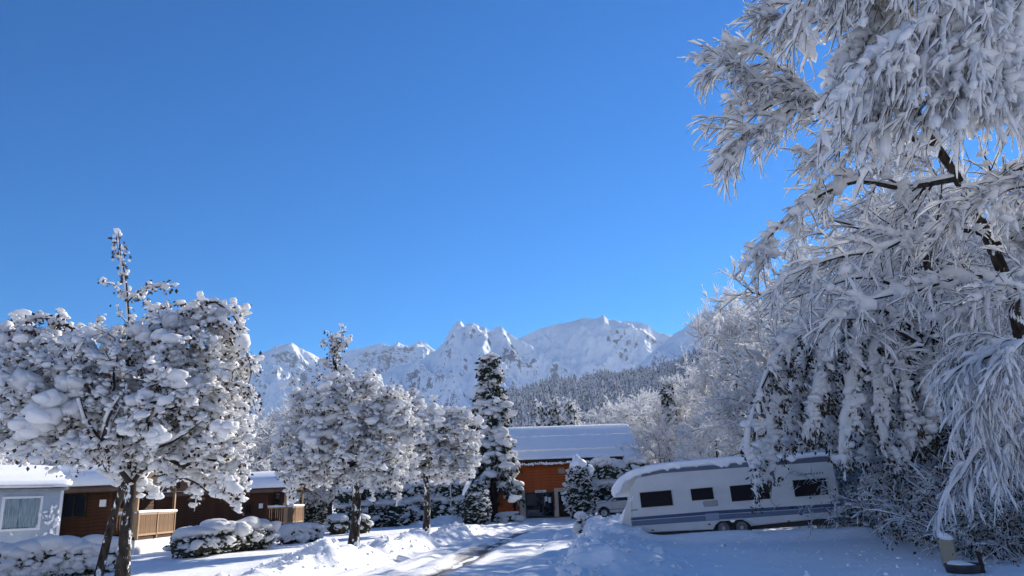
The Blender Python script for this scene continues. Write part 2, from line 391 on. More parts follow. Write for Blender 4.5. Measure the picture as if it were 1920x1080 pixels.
def build_road():
    ys = 4 + (57.2 - 4) * np.linspace(0, 1, 300) ** 1.3; us = np.linspace(0, 1, 70)
    Y, U = np.meshgrid(ys, us, indexing='ij'); xl = np.interp(Y, RY, RXL) - .35; xr = np.interp(Y, RY, RXR) + .35; X = xl + (xr - xl) * U
    tx = np.interp(Y, [10, 16, 25, 34.5, 42, 50], [-3.1, -2.35, -1.3, -.45, .4, 1.0])
    wig = .22 * (fbm(X * 0 + 3.3, Y / 3, 2, 2) - .5)
    d1 = np.abs(X - tx - wig); d2 = np.abs(X - tx - 1.75 - wig); d3 = np.abs(X - tx + 1.1 - wig)
    rut = lambda d, wd: np.exp(-(d / wd) ** 2)
    far = sm(40, 34, Y)
    d4 = np.abs(X - tx + 2.1 - wig); d5 = np.abs(X - tx - 2.6 + wig)
    Z = -.030 - .06 * rut(d1, .28) - .06 * rut(d2, .20) - .06 * rut(d3, .18) - .05 * rut(d4, .16) - .04 * rut(d5, .2) + .03 * rut(d3 - .3, .1) + .03 * rut(d4 - .28, .1) + .10 * (fbm(X / .4, Y / 1.1, 4, 21) - .5) + .05 * rut(d1 - .55, .2)
    fall = sm(.0, .05, U) * sm(1, .95, U); Z = Z * fall + (1 - fall) * -.12
    dirt = .60 * rut(d1, .17) * far * (.35 + 1.1 * fbm(X / .6, Y / 1.8, 3, 30)) + .30 * rut(d1 - .38, .22) * far * (.3 + 1.2 * fbm(X / .5, Y / 1.5, 3, 31)) + .10 * rut(d2, .3) + .16 * rut(d3, .2) * far
    dirt += .18 * sm(.5, .7, fbm(X / 1.2, Y / 3.5, 3, 33)) * sm(50, 44, Y)
    n, m = X.shape; i, j = np.meshgrid(np.arange(n - 1), np.arange(m - 1), indexing='ij'); a = i * m + j
    F = np.stack([a, a + 1, a + m + 1, a + m], -1).reshape(-1, 4)
    me = mesh_of('road', [(np.stack([X, Y, Z], -1).reshape(-1, 3), F)])
    at = me.attributes.new('dirt', 'FLOAT', 'POINT'); at.data.foreach_set('value', dirt.astype(np.float32).ravel())
    obj('road', None, road_mat(), kind='structure', me=me)
build_road()

# ---- clods thrown up by the plough
def build_clods():
    rng = np.random.RandomState(17); C = []
    for line, n, sp in ((LBANK, 520, .75), (RBANK, 700, 1.1)):
        L = np.array(line); s = rng.uniform(0, len(L) - 1.001, n); i = s.astype(int); f = (s - i)[:, None]; C.append(L[i] * (1 - f) + L[i + 1] * f + rng.randn(n, 2) * sp)
    for mx, my, rad, hh in MOUNDS: C.append(np.array([[mx, my]]) + rng.randn(60, 2) * rad * .7)
    C.append(np.stack([rng.uniform(5, 12, 170), rng.uniform(13.5, 24, 170)], 1) + rng.randn(170, 2) * .4)
    C = np.vstack(C); s = .035 * np.exp(.55 * rng.randn(len(C))); s[-170:] *= .55; z = ground_h(C[:, 0], C[:, 1])
    o = obj('snow_clods', [blobs(np.stack([C[:, 0], C[:, 1], z + s * .3], 1), np.stack([s * 1.2, s, s * .8], 1), rng, 0, .4)], SNOW, kind='stuff'); props(o, 'lumps of snow thrown up along both banks of the ploughed road', 'snow')
build_clods()
# ---- mountains
def mountain_mat():
    m, n, l, b = new_mat('mountain_snow_and_rock'); b.inputs['Roughness'].default_value = .85; b.inputs['Specular IOR Level'].default_value = .1
    geo = n.new('ShaderNodeNewGeometry'); sep = n.new('ShaderNodeSeparateXYZ'); l.new(geo.outputs['True Normal'], sep.inputs[0])
    t = noise_node(n, l, .010, 10, .8, (1, 1, 2.2)); t3 = noise_node(n, l, .0022, 6, .65)
    a1 = n.new('ShaderNodeMath'); a1.operation = 'MULTIPLY_ADD'; l.new(t.outputs[0], a1.inputs[0]); a1.inputs[1].default_value = .75; l.new(sep.outputs['Z'], a1.inputs[2])
    a2 = n.new('ShaderNodeMath'); a2.operation = 'MULTIPLY_ADD'; l.new(t3.outputs[0], a2.inputs[0]); a2.inputs[1].default_value = .95; l.new(a1.outputs[0], a2.inputs[2])
    r = ramp(n, l, a2.outputs[0], [(.0, (.14, .17, .22)), (1.0, (.84, .85, .87))])
    mr = n.new('ShaderNodeMapRange'); mr.inputs[1].default_value = 1.165; mr.inputs[2].default_value = 1.25
    l.new(a2.outputs[0], mr.inputs[0]); l.new(mr.outputs[0], r.inputs[0])
    l.new(r.outputs[0], b.inputs['Base Color']); return m
MOUNT = mountain_mat()
def massif(name, label, ridge, R0, slope, spur, seed, nA=300, nR=130, jag=.004, azpad=0.0, rr=.06):
    pts = [ray(px, py) for px, py in ridge]
    az = np.array([math.atan2(v[0], v[1]) for v in pts]); te = np.array([v[2] / math.hypot(v[0], v[1]) for v in pts])
    A = np.linspace(az[0] - azpad, az[-1] + azpad, nA); T = np.interp(A, az, te)
    u = A * R0
    kw = max(3, nA // 40); ker = np.hanning(2 * kw + 3)[1:-1]; ker /= ker.sum(); Ts = np.convolve(np.pad(T, kw, 'edge'), ker, 'valid')
    Tj = T + jag * (ridged(u / 130, u * 0 + seed, 4, seed) - .55)
    Rr = R0 * (1 + rr * (fbm(u / 1500, u * 0 + .5, 2, seed + 3) - .5) * 2)
    H = Ts * Rr + CAM_H; dH = (Tj - Ts) * Rr
    D = np.maximum(H, 80) / slope
    v = np.concatenate([np.linspace(0, 1, nR) ** .8, 1 + np.linspace(0, .35, 10)[1:]])
    Am, Vm = np.meshgrid(A, v, indexing='ij'); Hm = H[:, None]; Dm = D[:, None]
    r = Rr[:, None] - Dm * (1 - Vm); q = np.clip(1 - Vm, 0, 1); qb = np.clip(Vm - 1, 0, 1)
    h = Hm * (1 - q) ** 1.06 - qb * Dm * .75 + dH[:, None] * np.exp(-q * 14 - qb * 14)
    uu = Am * R0; dd = q * Dm
    wx = 260 * (fbm(uu / 900, dd / 900, 3, seed + 7) - .5); sk = uu - .45 * dd + wx
    s1 = ridged(sk / 900, dd / 2600 + 3, 2, seed + 11) - .55; s2 = ridged(sk / 330, dd / 1000, 3, seed + 13) - .55; s3 = ridged(uu / 120 + .3 * dd / 120, dd / 170, 4, seed + 17) - .55
    am = np.clip(q * 9, 0, 1) * (1 - q) ** .35 * (Vm <= 1)
    h = h + spur * am * (s1 * 1.0 * np.clip(q * 3, .15, 1) + s2 * .65 + s3 * .46)
    h = np.maximum(h, -6)
    x = r * np.sin(Am); y = r * np.cos(Am); n, m = Am.shape
    i, j = np.meshgrid(np.arange(n - 1), np.arange(m - 1), indexing='ij'); a = i * m + j
    F = np.stack([a, a + 1, a + m + 1, a + m], -1).reshape(-1, 4)[:, ::-1]
    o = obj(name, [(np.stack([x, y, h], -1).reshape(-1, 3), F)], MOUNT, kind='structure', smooth=False); o['label'] = label
    return float(h.max())
tops = []
tops.append(massif('mountain_range', 'snowy peaks with sunlit crests behind the apple trees at left', [(-900, 830), (-400, 760), (-100, 720), (150, 700), (300, 705), (400, 700), (440, 690), (480, 668), (505, 655), (528, 645), (545, 643), (562, 655), (580, 662), (600, 672), (630, 668), (655, 656), (680, 652), (700, 646), (718, 644), (735, 648), (746, 641), (758, 650), (770, 650), (782, 639), (800, 644), (815, 656), (840, 675), (900, 700), (980, 730)], 8600, 1.0, 420, 1, 340, 130, .006))
tops.append(massif('mountain_peak', 'jagged central summit above the snowy fir tree', [(560, 800), (640, 745), (720, 705), (780, 678), (806, 664), (822, 652), (833, 640), (840, 624), (848, 612), (856, 603), (863, 602), (870, 612), (877, 608), (888, 606), (900, 613), (909, 611), (918, 620), (928, 617), (940, 616), (950, 624), (962, 632), (975, 640), (1010, 660), (1080, 700), (1160, 760)], 5600, 1.08, 300, 21, 340, 140, .010))
tops.append(massif('mountain_ridge', 'broad white mountain ridge above the chalet roof', [(860, 700), (920, 655), (968, 636), (1000, 622), (1030, 612), (1058, 606), (1078, 600), (1095, 595), (1112, 599), (1124, 596), (1131, 590), (1140, 598), (1160, 602), (1185, 602), (1206, 606), (1222, 616), (1240, 626), (1256, 629), (1300, 650), (1400, 700), (1500, 760)], 6300, 1.02, 230, 41, 320, 130, .004))
tops.append(massif('mountain_shoulder', 'pale mountain shoulder half hidden by the frosted tree', [(1190, 690), (1240, 645), (1262, 629), (1280, 618), (1296, 603), (1312, 589), (1330, 584), (1370, 578), (1450, 560), (1560, 540), (1750, 560), (1950, 600), (2150, 690)], 4600, .95, 180, 61, 260, 110, .004))

# ---- forested hill with its conifers
HILL = [(700, 850), (800, 815), (870, 782), (910, 752), (960, 722), (1030, 707), (1100, 694), (1180, 688), (1250, 676), (1300, 652), (1345, 628), (1420, 590), (1560, 560), (1800, 540), (2100, 560), (2350, 700)]
def build_hill():
    pts = [ray(*p) for p in HILL]; az = np.array([math.atan2(v[0], v[1]) for v in pts]); te = np.array([v[2] / math.hypot(v[0], v[1]) for v in pts])
    A = np.linspace(az[0], az[-1], 140); R1, R0 = 480.0, 1350.0
    def hh(a, r):
        t = np.interp(a, az, te); q = np.clip((r - R1) / (R0 - R1), 0, 1.25)
        top = R0 * t * .965 - 12
        return np.where(q <= 1, top * (q ** .85), top - (q - 1) * 900) + 14 * (fbm(a * 9, r / 160, 3, 70) - .5) * (q > .05) - 1.0
    v = np.linspace(R1, R0 * 1.18, 60); Am, Rm = np.meshgrid(A, v, indexing='ij'); h = hh(Am, Rm)
    n, m = Am.shape; i, j = np.meshgrid(np.arange(n - 1), np.arange(m - 1), indexing='ij'); a = i * m + j
    F = np.stack([a, a + 1, a + m + 1, a + m], -1).reshape(-1, 4)[:, ::-1]
    o = obj('hill', [(np.stack([Rm * np.sin(Am), Rm * np.cos(Am), h], -1).reshape(-1, 3), F)], SNOW, kind='structure'); o['label'] = 'wooded lower slope rising to the right behind the chalet'
    rng = np.random.RandomState(5); N = 9500
    ta = rng.uniform(az[1], R(30), N); tr = np.sqrt(rng.uniform((R1 + 60) ** 2, (R0 * 1.0) ** 2, N))
    keep = fbm(ta * 40, tr / 60, 3, 77) > .30; ta, tr = ta[keep], tr[keep]; N = len(ta)
    bx, by, bz = tr * np.sin(ta), tr * np.cos(ta), hh(ta, tr) - .5
    H = rng.uniform(11, 24, N) * (.8 + .4 * vn(ta * 60, tr / 90)); W = H * rng.uniform(.13, .19, N)
    k = 6; ang = np.arange(k) * 2 * np.pi / k
    ch, sn = [], []
    for (z0, z1, wf) in ((.06, .55, 1.0), (.32, .80, .72), (.58, 1.0, .46)):
        rj = rng.uniform(.75, 1.25, (N, k)); a2 = ang[None] + rng.rand(N, 1) * 6
        ring = np.stack([bx[:, None] + np.cos(a2) * W[:, None] * wf * rj, by[:, None] + np.sin(a2) * W[:, None] * wf * rj, np.repeat((bz + H * z0)[:, None], k, 1) - rng.rand(N, k) * H[:, None] * .04], -1)
        tip = np.stack([bx + rng.randn(N) * .1, by, bz + H * z1], -1)[:, None]
        Vv = np.concatenate([ring, tip], 1); base = (np.arange(N) * (k + 1))[:, None]
        jj = np.arange(k)[None]; Ff = np.stack([base + jj, base + (jj + 1) % k, np.repeat(base + k, k, 1)], -1).reshape(-1, 3)
        ch.append((Vv.reshape(-1, 3), Ff))
    f = obj('conifer_forest', ch, FOREST, kind='stuff', smooth=False); props(f, 'far dark conifer wood dusted with snow on the hillside', 'forest')
def forest_mat():
    m, n, l, b = new_mat('snow_dusted_conifers'); b.inputs['Roughness'].default_value = .85; b.inputs['Specular IOR Level'].default_value = .1
    t = noise_node(n, l, .35, 6, .8); r = ramp(n, l, t.outputs[0], [(.42, (.022, .032, .026)), (.54, (.62, .64, .67))]); l.new(r.outputs[0], b.inputs['Base Color']); return m
FOREST = forest_mat()
build_hill()

# ---- behind the camera: unseen peaks and dark wood added for the window reflections
def ring(lo, hi, elev, R0, seed):
    def pix(az, el): return az, el
    A = np.linspace(R(lo), R(hi), 90); T = np.tan(R(elev)) * (.75 + .5 * fbm(A * 5, A * 0 + seed, 3, seed))
    v = np.linspace(0, 1.2, 24); Am, Vm = np.meshgrid(A, v, indexing='ij'); H = (T * R0)[:, None]; r = R0 - 1.6 * H * (1 - Vm)
    h = H * np.where(Vm <= 1, Vm ** 1.3, 1 - (Vm - 1) * 3) + 120 * (ridged(Am * R0 / 500, r / 900, 3, seed) - .5) * np.clip(1 - Vm, 0, 1) * Vm * 4
    n, m = Am.shape; i, j = np.meshgrid(np.arange(n - 1), np.arange(m - 1), indexing='ij'); a = i * m + j
    obj('mountain_range', [(np.stack([r * np.sin(Am), r * np.cos(Am), np.maximum(h, -6)], -1).reshape(-1, 3), np.stack([a, a + 1, a + m + 1, a + m], -1).reshape(-1, 4)[:, ::-1])], MOUNT, kind='structure')
ring(62, 300, 13, 5200, 91)  # added peaks out of view, hiding the yellow low sky from reflections
def reflection_wood():
    rng = np.random.RandomState(93); N = 1500; a = R(180) + rng.uniform(-1.5, 1.5, N); r = rng.uniform(150, 260, N); H = rng.uniform(13, 20, N); W = H * .17; k = 6; ang = np.arange(k) * 2 * np.pi / k; ch = []
    x, y = r * np.sin(a), r * np.cos(a)
    for z0, z1, wf in ((.05, .6, 1.0), (.35, .82, .7), (.6, 1.0, .45)):
        ringp = np.stack([x[:, None] + np.cos(ang) * W[:, None] * wf, y[:, None] + np.sin(ang) * W[:, None] * wf, np.repeat((H * z0)[:, None], k, 1)], -1); tip = np.stack([x, y, H * z1], -1)[:, None]
        b = (np.arange(N) * (k + 1))[:, None]; jj = np.arange(k)[None]; ch.append((np.concatenate([ringp, tip], 1).reshape(-1, 3), np.stack([b + jj, b + (jj + 1) % k, np.repeat(b + k, k, 1)], -1).reshape(-1, 3)))
    o = obj('conifer_forest', ch, NEEDLE, kind='stuff', smooth=False); props(o, 'unseen conifer wood added behind the camera, dark for window reflections', 'forest')
reflection_wood()  # unseen conifers added so the caravan windows reflect something dark

# ---- the air
def build_haze(top):
    m = bpy.data.materials.new('haze_air'); m.use_nodes = True; n = m.node_tree.nodes; n.clear()
    v = n.new('ShaderNodeVolumePrincipled'); v.inputs['Color'].default_value = (.80, .88, 1.0, 1); v.inputs['Density'].default_value = HAZE_D; v.inputs['Anisotropy'].default_value = .2
    o = n.new('ShaderNodeOutputMaterial'); m.node_tree.links.new(v.outputs[0], o.inputs['Volume'])
    obj('haze', [box(-11500, 11500, -11500, 11500, -8, top)], m, kind='stuff', smooth=False)
HAZE_D = 2.4e-5
if HAZE_D > 0: build_haze(max(tops) + 60)
# ================================================================ BUILDINGS, CARAVAN, CAR, LAMP
WOOD_LOG = mat('brown_log_boards', (.050, .021, .011), (.095, .039, .019), 2.5, .7, .25, (1, 1, 6), 8, .2)
WOOD_RED = mat('red_brown_boards', (.36, .080, .022), (.50, .125, .034), 2, .65, .2, (1, 1, 6), 6, .25)
WOOD_DARK = mat('dark_timber', (.022, .014, .010), (.05, .030, .02), 3, .8, .2)
WOOD_PALE = mat('pale_timber', (.34, .21, .11), (.46, .31, .18), 4, .7, .2, (4, 4, .6), 8)
WOOD_FENCE = mat('fence_boards', (.14, .075, .034), (.25, .14, .065), 4, .75, .3, (3, 3, .5), 8)
GREY_METAL = mat('grey_metal', (.32, .33, .34), (.40, .41, .42), 5, .45, 0, metal=.5)
DARK_METAL = mat('dark_metal', (.03, .03, .033), (.06, .06, .06), 5, .55)
WHITE_PAINT = mat('white_paint', (.74, .75, .74), (.80, .80, .79), 2.5, .5, .05)
CREAM = mat('stone_surround', (.45, .41, .34), (.55, .50, .43), 4, .8, .2)
SIDING = mat('pale_blue_grey_siding', (.42, .47, .52), (.50, .55, .60), 2, .55, .06)
CONCRETE = mat('white_skirt', (.62, .61, .58), (.72, .71, .68), 3, .8, .2)
RUBBER = mat('tyre_rubber', (.018, .018, .018), (.035, .033, .03), 12, .8)
MARK = mat('dark_marking', (.06, .07, .10), None, rough=.6)
def glass_mat(name, col, rough=.06, spec=.5):
    m, n, l, b = new_mat(name); b.inputs['Base Color'].default_value = (*col, 1); b.inputs['Roughness'].default_value = rough
    b.inputs['Specular IOR Level'].default_value = spec; return m
GLASS = glass_mat('dark_window_glass', (.010, .012, .016))
GLASS_SHOP = glass_mat('shop_window_glass', (.014, .016, .02), .03, 1.0)
GLASS_CARAVAN = glass_mat('tinted_acrylic', (.006, .008, .014), .15, .08)
def F3(origin, rz, ry=0.0):
    return Matrix.Translation(origin) @ Matrix.Rotation(rz, 4, 'Z') @ Matrix.Rotation(ry, 4, 'Y')
def place(o, M): o.matrix_world = M; return o
def thing_at(name, label, cat, M, group=None):
    o = thing(name, label, cat, group=group); o.location = M.to_translation(); o.rotation_euler = M.to_euler(); return o
def rect_px(M, x0, y0, x1, y1):
    c = [on_plane(x, y, M) for x, y in ((x0, y0), (x1, y0), (x0, y1), (x1, y1))]
    u = sorted([(c[0][0] + c[2][0]) / 2, (c[1][0] + c[3][0]) / 2]); v = sorted([(c[0][1] + c[1][1]) / 2, (c[2][1] + c[3][1]) / 2])
    return u[0], u[1], v[0], v[1]
def frame_boxes(x0, x1, z0, z1, y0, y1, w):
    return [box(x0 - w, x0, y0, y1, z0 - w, z1 + w), box(x1, x1 + w, y0, y1, z0 - w, z1 + w), box(x0, x1, y0, y1, z1, z1 + w), box(x0, x1, y0, y1, z0 - w, z0)]
def window(parent, x0, x1, z0, z1, fmat, gmat, w=.05, mull=(), y=0.0, name='window', proud=.03):
    f = obj(name, frame_boxes(x0, x1, z0, z1, y - proud, y + .03, w) + [box(m - w * .4, m + w * .4, y - proud + .004, y + .03, z0, z1) for m in mull], fmat, parent, smooth=False)
    ed = [x0] + [m for m in mull] + [x1]
    for a, b in zip(ed[:-1], ed[1:]): obj('pane', [box(a + .002, b - .002, y - .012, y + .002, z0, z1)], gmat, f, smooth=False)
    return f
def snow_loft(C, T, y0, y1, rng, edge=.28, nz=.05, drip=.0, k=26, nst=None, amp=.04):
    """snow slab: path C (x,z), half thickness T along it, spread from y0 to y1, rounded edges"""
    C = np.asarray(C, float); T = np.asarray(T, float); nst = nst or 40
    c3 = resample(np.stack([C[:, 0], np.zeros(len(C)), C[:, 1]], 1), nst)
    s0 = np.r_[0, np.cumsum(np.hypot(*np.diff(C, axis=0).T))]; t = np.interp(np.linspace(0, s0[-1], nst), s0, T)
    tg = tangents(c3[None])[0]; nrm = np.stack([-tg[:, 2], 0 * tg[:, 0], tg[:, 0]], 1)
    a = np.arange(k) * 2 * np.pi / k; ca, sa = np.cos(a), np.sin(a)
    yy = np.sign(ca) * np.abs(ca) ** edge; zz = np.sign(sa) * np.abs(sa) ** .55
    e = np.linspace(0, 1, nst); cap = np.sqrt(np.clip(1 - np.clip((np.abs(e - .5) * 2 - .93) / .07, 0, 1) ** 2, .02, 1))
    u = e[:, None] * s0[-1]; yv = (y0 + y1) / 2 + (y1 - y0) / 2 * yy[None] * (.92 + .08 * cap[:, None])
    th = t[:, None] * zz[None] * cap[:, None]
    low = (zz < -.1)[None]; edgey = (np.abs(yy) > .9)[None]
    wob = (fbm(u * 1.3 + 5, yv * 1.3, 3, 4) - .5) * 2
    th = th + np.where(zz > 0, amp * wob, 0)
    th = th - np.where(low & edgey, drip * np.clip(fbm(u * 5, yv * 3, 3, 8) - .45, 0, 1) * 2.2, 0)
    yv = yv + np.where(edgey, nz * (fbm(u * 2.2, yv * 0 + 3, 3, 6) - .5) * 2, 0) * np.sign(ca)[None]
    V = c3[:, None, :] + nrm[:, None, :] * th[..., None]; V[..., 1] = yv
    F = tube_faces(1, nst, k); V = V.reshape(-1, 3)
    c0 = np.array([[*range(k)]]); 
    return [(V, F), (np.vstack([V[:k], V[:k].mean(0)]), np.array([[i, (i + 1) % k, k] for i in range(k)])), (np.vstack([V[-k:], V[-k:].mean(0)]), np.array([[(i + 1) % k, i, k] for i in range(k)]))]
def swap(chunks):  # loft built along x -> along y (x <-> y)
    return [(np.stack([v[:, 1], v[:, 0], v[:, 2]], 1), f[:, ::-1]) for v, f in chunks]
RNG = np.random.RandomState(11)

# ---------------------------------------------------------------- caravan
def build_caravan():
    M = F3(P(1165, 1005, 26.6) * np.array([1, 1, 0]), R(-24), R(-2.3))
    t = thing_at('caravan', 'long white caravan with blue side stripe parked in the snow under the bent branches', 'caravan', M)
    q = lambda *a: on_plane(*a, M)
    prof = [(1187, 1000), (1169, 998), (1165, 984), (1172, 952), (1182, 918), (1190, 901), (1203, 891), (1240, 882), (1300, 876), (1390, 868), (1480, 861), (1558, 854), (1566, 893), (1577, 946), (1581, 962), (1574, 970), (1480, 979), (1411, 986.5)]
    arch = [(1403, 978), (1392, 972.5), (1350, 976), (1341, 983), (1336, 993)]
    pf = [q(*p) for p in prof + arch]
    body = merge_ngon('body', pf, 0, 2.25, CARAVAN_WHITE, t); bevel(body, .035, 2)
    # aluminium ribs pressed between the windows
    rib = []
    for pxa, pxb in ((1190, 1197), (1265, 1291), (1342, 1365), (1447, 1483), (1555, 1566)):
        for k in range(6):
            xa, za = q(pxa, 925 - (pxa - 1230) * .072 + k * 4.6 - 6); xb, zb = q(pxb, 925 - (pxb - 1230) * .072 + k * 4.6 - 6)
            obj('siding_rib', [box(xa, xb, -.012, .004, za - .014, za + .014)], CARAVAN_WHITE, t, smooth=False)
    for (a, b, c, d) in ((1201, 921, 1261, 950), (1296, 915, 1338, 937.5), (1370, 908, 1443, 938), (1488, 898, 1551, 929.5)):
        x0, x1, z0, z1 = rect_px(M, a, b, c, d)
        f = obj('window', frame_boxes(x0, x1, z0, z1, -.022, .01, .03), CARAVAN_WHITE, t, smooth=False)
        obj('pane', [box(x0, x1, -.03, .004, z0, z1)], GLASS_CARAVAN, f, smooth=False)
        obj('rubber_seal', frame_boxes(x0 + .02, x1 - .02, z0 + .02, z1 - .02, -.034, -.029, .02), RUBBER, f, smooth=False)
    def strip(name, top, bot, m, y=-.006):
        pts = [q(*p) for p in top] + [q(*p) for p in bot[::-1]]
        return merge_ngon(name, pts, y, .002, m, t)
    strip('roof_band', [(1203, 889.5), (1240, 881), (1300, 875.5), (1390, 867.5), (1558, 854.5)], [(1201, 895), (1240, 887.5), (1300, 883), (1390, 876.5), (1560.5, 865)], BLUE_GREY)
    strip('blue_stripe', [(1183, 970.5), (1350, 957), (1577.5, 943.5)], [(1183.5, 976), (1350, 963.5), (1578, 949.5)], STRIPE_DARK)
    strip('blue_stripe', [(1183.5, 977), (1350, 964.5), (1578, 950.5)], [(1185, 986.5), (1350, 975), (1579, 958)], STRIPE)
    x0, x1, z0, z1 = rect_px(M, 1320, 940, 1345, 948)
    v = obj('vent_grille', frame_boxes(x0, x1, z0, z1, -.02, .01, .02), GREY_PLASTIC, t, smooth=False)
    for k in range(5): obj('slat', [box(x0, x1, -.018, .002, z0 + (z1 - z0) * (k + .15) / 5, z0 + (z1 - z0) * (k + .75) / 5)], GREY_PLASTIC, v, smooth=False)
    x0, x1, z0, z1 = rect_px(M, 1324, 963.5, 1347, 974)
    obj('service_hatch', frame_boxes(x0, x1, z0, z1, -.016, .002, .018) + [box(x0, x1, -.010, .002, z0, z1)], STRIPE_PALE, t, smooth=False)
    for a, b in ((1224, 994), (1330, 983), (1479, 977.5)):
        x, z = q(a, b); obj('marker_light', [box(x - .04, x + .04, -.03, .004, z - .025, z + .025)], AMBER, t, smooth=False)
    for pa, pb in (((1184, 930), (1186, 1000)), ((1446, 868), (1447, 905)), ((1446, 941), (1457, 951)), ((1447, 905), (1446, 941))):
        A, B = q(*pa), q(*pb); obj('panel_seam', [tube(np.array([[[A[0], -.001, A[1]], [B[0], -.001, B[1]]]]), np.full((1, 2), .009), 4)], GREY_PLASTIC, t)
    merge_ngon('corner_moulding', [q(1556, 969), (q(1581, 963)), q(1582, 950), q(1574, 948), q(1560, 960)], -.03, .3, CARAVAN_WHITE, t)
    # wheel arch lip and the two wheels
    xs = [q(*p) for p in [(1411, 986)] + arch]
    pl = np.array([[x, -.02, z] for x, z in xs]); obj('wheel_arch', [tube(pl[None], np.full((1, len(pl)), .028), 6)], CARAVAN_WHITE, t)
    for px in (1357, 1391):
        x, z = q(px, 989.5 - (px - 1357) * .05); rad = .29
        w = obj('wheel', [wheel_tyre(x, z - .02, rad, .0, .2)], RUBBER, t)
        obj('rim', [wheel_tyre(x, z - .02, rad * .62, -.012, .1, True)], RIM, w)
        obj('hub_cap', [wheel_tyre(x, z - .02, rad * .2, -.03, .05, True)], GREY_METAL, w)
    a = q(1190, 1004); b = q(1560, 975)
    obj('chassis', [(np.array([[a[0], .25, a[1] - .12], [b[0], .25, b[1] - .12], [b[0], 2.0, b[1] - .12], [a[0], 2.0, a[1] - .12], [a[0], .25, a[1] + .1], [b[0], .25, b[1] + .1], [b[0], 2.0, b[1] + .1], [a[0], 2.0, a[1] + .1]]), BOXF)], DARK_METAL, t, smooth=False)
    for (pa, pb) in (((1535, 982), (1560, 990)), ((1548, 976), (1538, 992))):
        A, B = q(*pa), q(*pb); obj('corner_steady', [tube(np.array([[[A[0], .35, A[1]], [B[0], .35, B[1]]]]), np.full((1, 2), .035), 5)], GREY_METAL, t)
    # brand-like script is not legible in the photo: a few strokes of the same size
    rr = np.random.RandomState(3)
    def scribble(px0, px1, py0, py1, h, n, name):
        ch = []
        for k in range(n):
            f = (k + .5) / n; x, z = q(px0 + (px1 - px0) * f, py0 + (py1 - py0) * f)
            wd = .05 * rr.uniform(.5, 1); ph = rr.uniform(0, 6)
            pts = np.array([[x + wd * (s - .5) + .02 * math.sin(ph + 5 * s), -.004, z + h * math.sin(ph + 6.3 * s) * .5] for s in np.linspace(0, 1, 9)])
            ch.append(tube(pts[None], np.full((1, 9), .009), 4))
        obj(name, ch, MARK, t)
    scribble(1508, 1545, 889.5, 887, .055, 7, 'side_lettering'); scribble(1183, 1195, 957.5, 956, .04, 4, 'front_lettering')
    # snow on the roof: slid forward and curling over the front
    top = [(1147, 932), (1146, 916), (1157, 898), (1184, 880), (1235, 868), (1300, 861), (1390, 854), (1480, 850), (1560, 845)]
    bot = [(1157, 934), (1160, 922), (1170, 909), (1191, 895), (1240, 883), (1300, 876.5), (1390, 869), (1480, 863), (1559, 855)]
    C, T = [], []
    for a, b in zip(top, bot):
        A, B = q(*a), q(*b); C.append(((A[0] + B[0]) / 2, (A[1] + B[1]) / 2)); T.append(math.hypot(A[0] - B[0], A[1] - B[1]) / 2)
    obj('roof_snow', snow_loft(C, T, -.07, 2.35, RNG, .22, .05, .16, 40, 110, .025), SNOW, t)
    # snow plastered on the sloping front and piled at its foot
    fr = [q(1187, 928), q(1176, 950), q(1166, 975), q(1158, 1000)]
    obj('front_snow', snow_loft(fr, [.03, .09, .15, .22], .02, 2.2, RNG, .3, .05, 0, 24, 30, .05), SNOW, t)
    return M
def wheel_tyre(x, z, r, y0, wd, disc=False, k=20):
    a = np.arange(k) * 2 * np.pi / k; rows = []
    prof = [(r * .80, y0), (r * .96, y0), (r, y0 + wd * .12), (r, y0 + wd * .88), (r * .96, y0 + wd), (r * .5, y0 + wd)]
    if disc: prof = [(r * .02, y0 + .05 if wd > .06 else y0), (r * .45, y0 + .045 if wd > .06 else y0), (r * .8, y0 + .012), (r, y0), (r, y0 + wd)]
    else: prof = [(r * .02, y0 + .04), (r * .6, y0 + .04)] + prof
    V = np.array([[x + p * math.cos(t), y, z + p * math.sin(t)] for p, y in prof for t in a]); n = len(prof)
    F = np.array([[i * k + j, i * k + (j + 1) % k, (i + 1) * k + (j + 1) % k, (i + 1) * k + j] for i in range(n - 1) for j in range(k)])
    return V, F
CARAVAN_WHITE = mat('caravan_white_panel', (.50, .52, .53), (.57, .585, .585), 1.5, .35, .03, (1, 1, 1.5))
BLUE_GREY = mat('blue_grey_band', (.10, .12, .17), None, rough=.5)
STRIPE_DARK = mat('dark_blue_stripe', (.042, .070, .145), None, rough=.45)
STRIPE = mat('blue_stripe', (.085, .130, .215), (.11, .155, .24), 2, .45, 0, (.4, 1, 30))
STRIPE_PALE = mat('grey_blue_hatch', (.24, .29, .40), None, rough=.5)
GREY_PLASTIC = mat('grey_plastic', (.30, .30, .29), None, rough=.6)
RIM = mat('dull_rim', (.12, .12, .12), (.2, .2, .2), 8, .5)
AMBER = mat('dull_amber_lens', (.22, .12, .07), None, rough=.4)
CARAVAN_M = build_caravan()

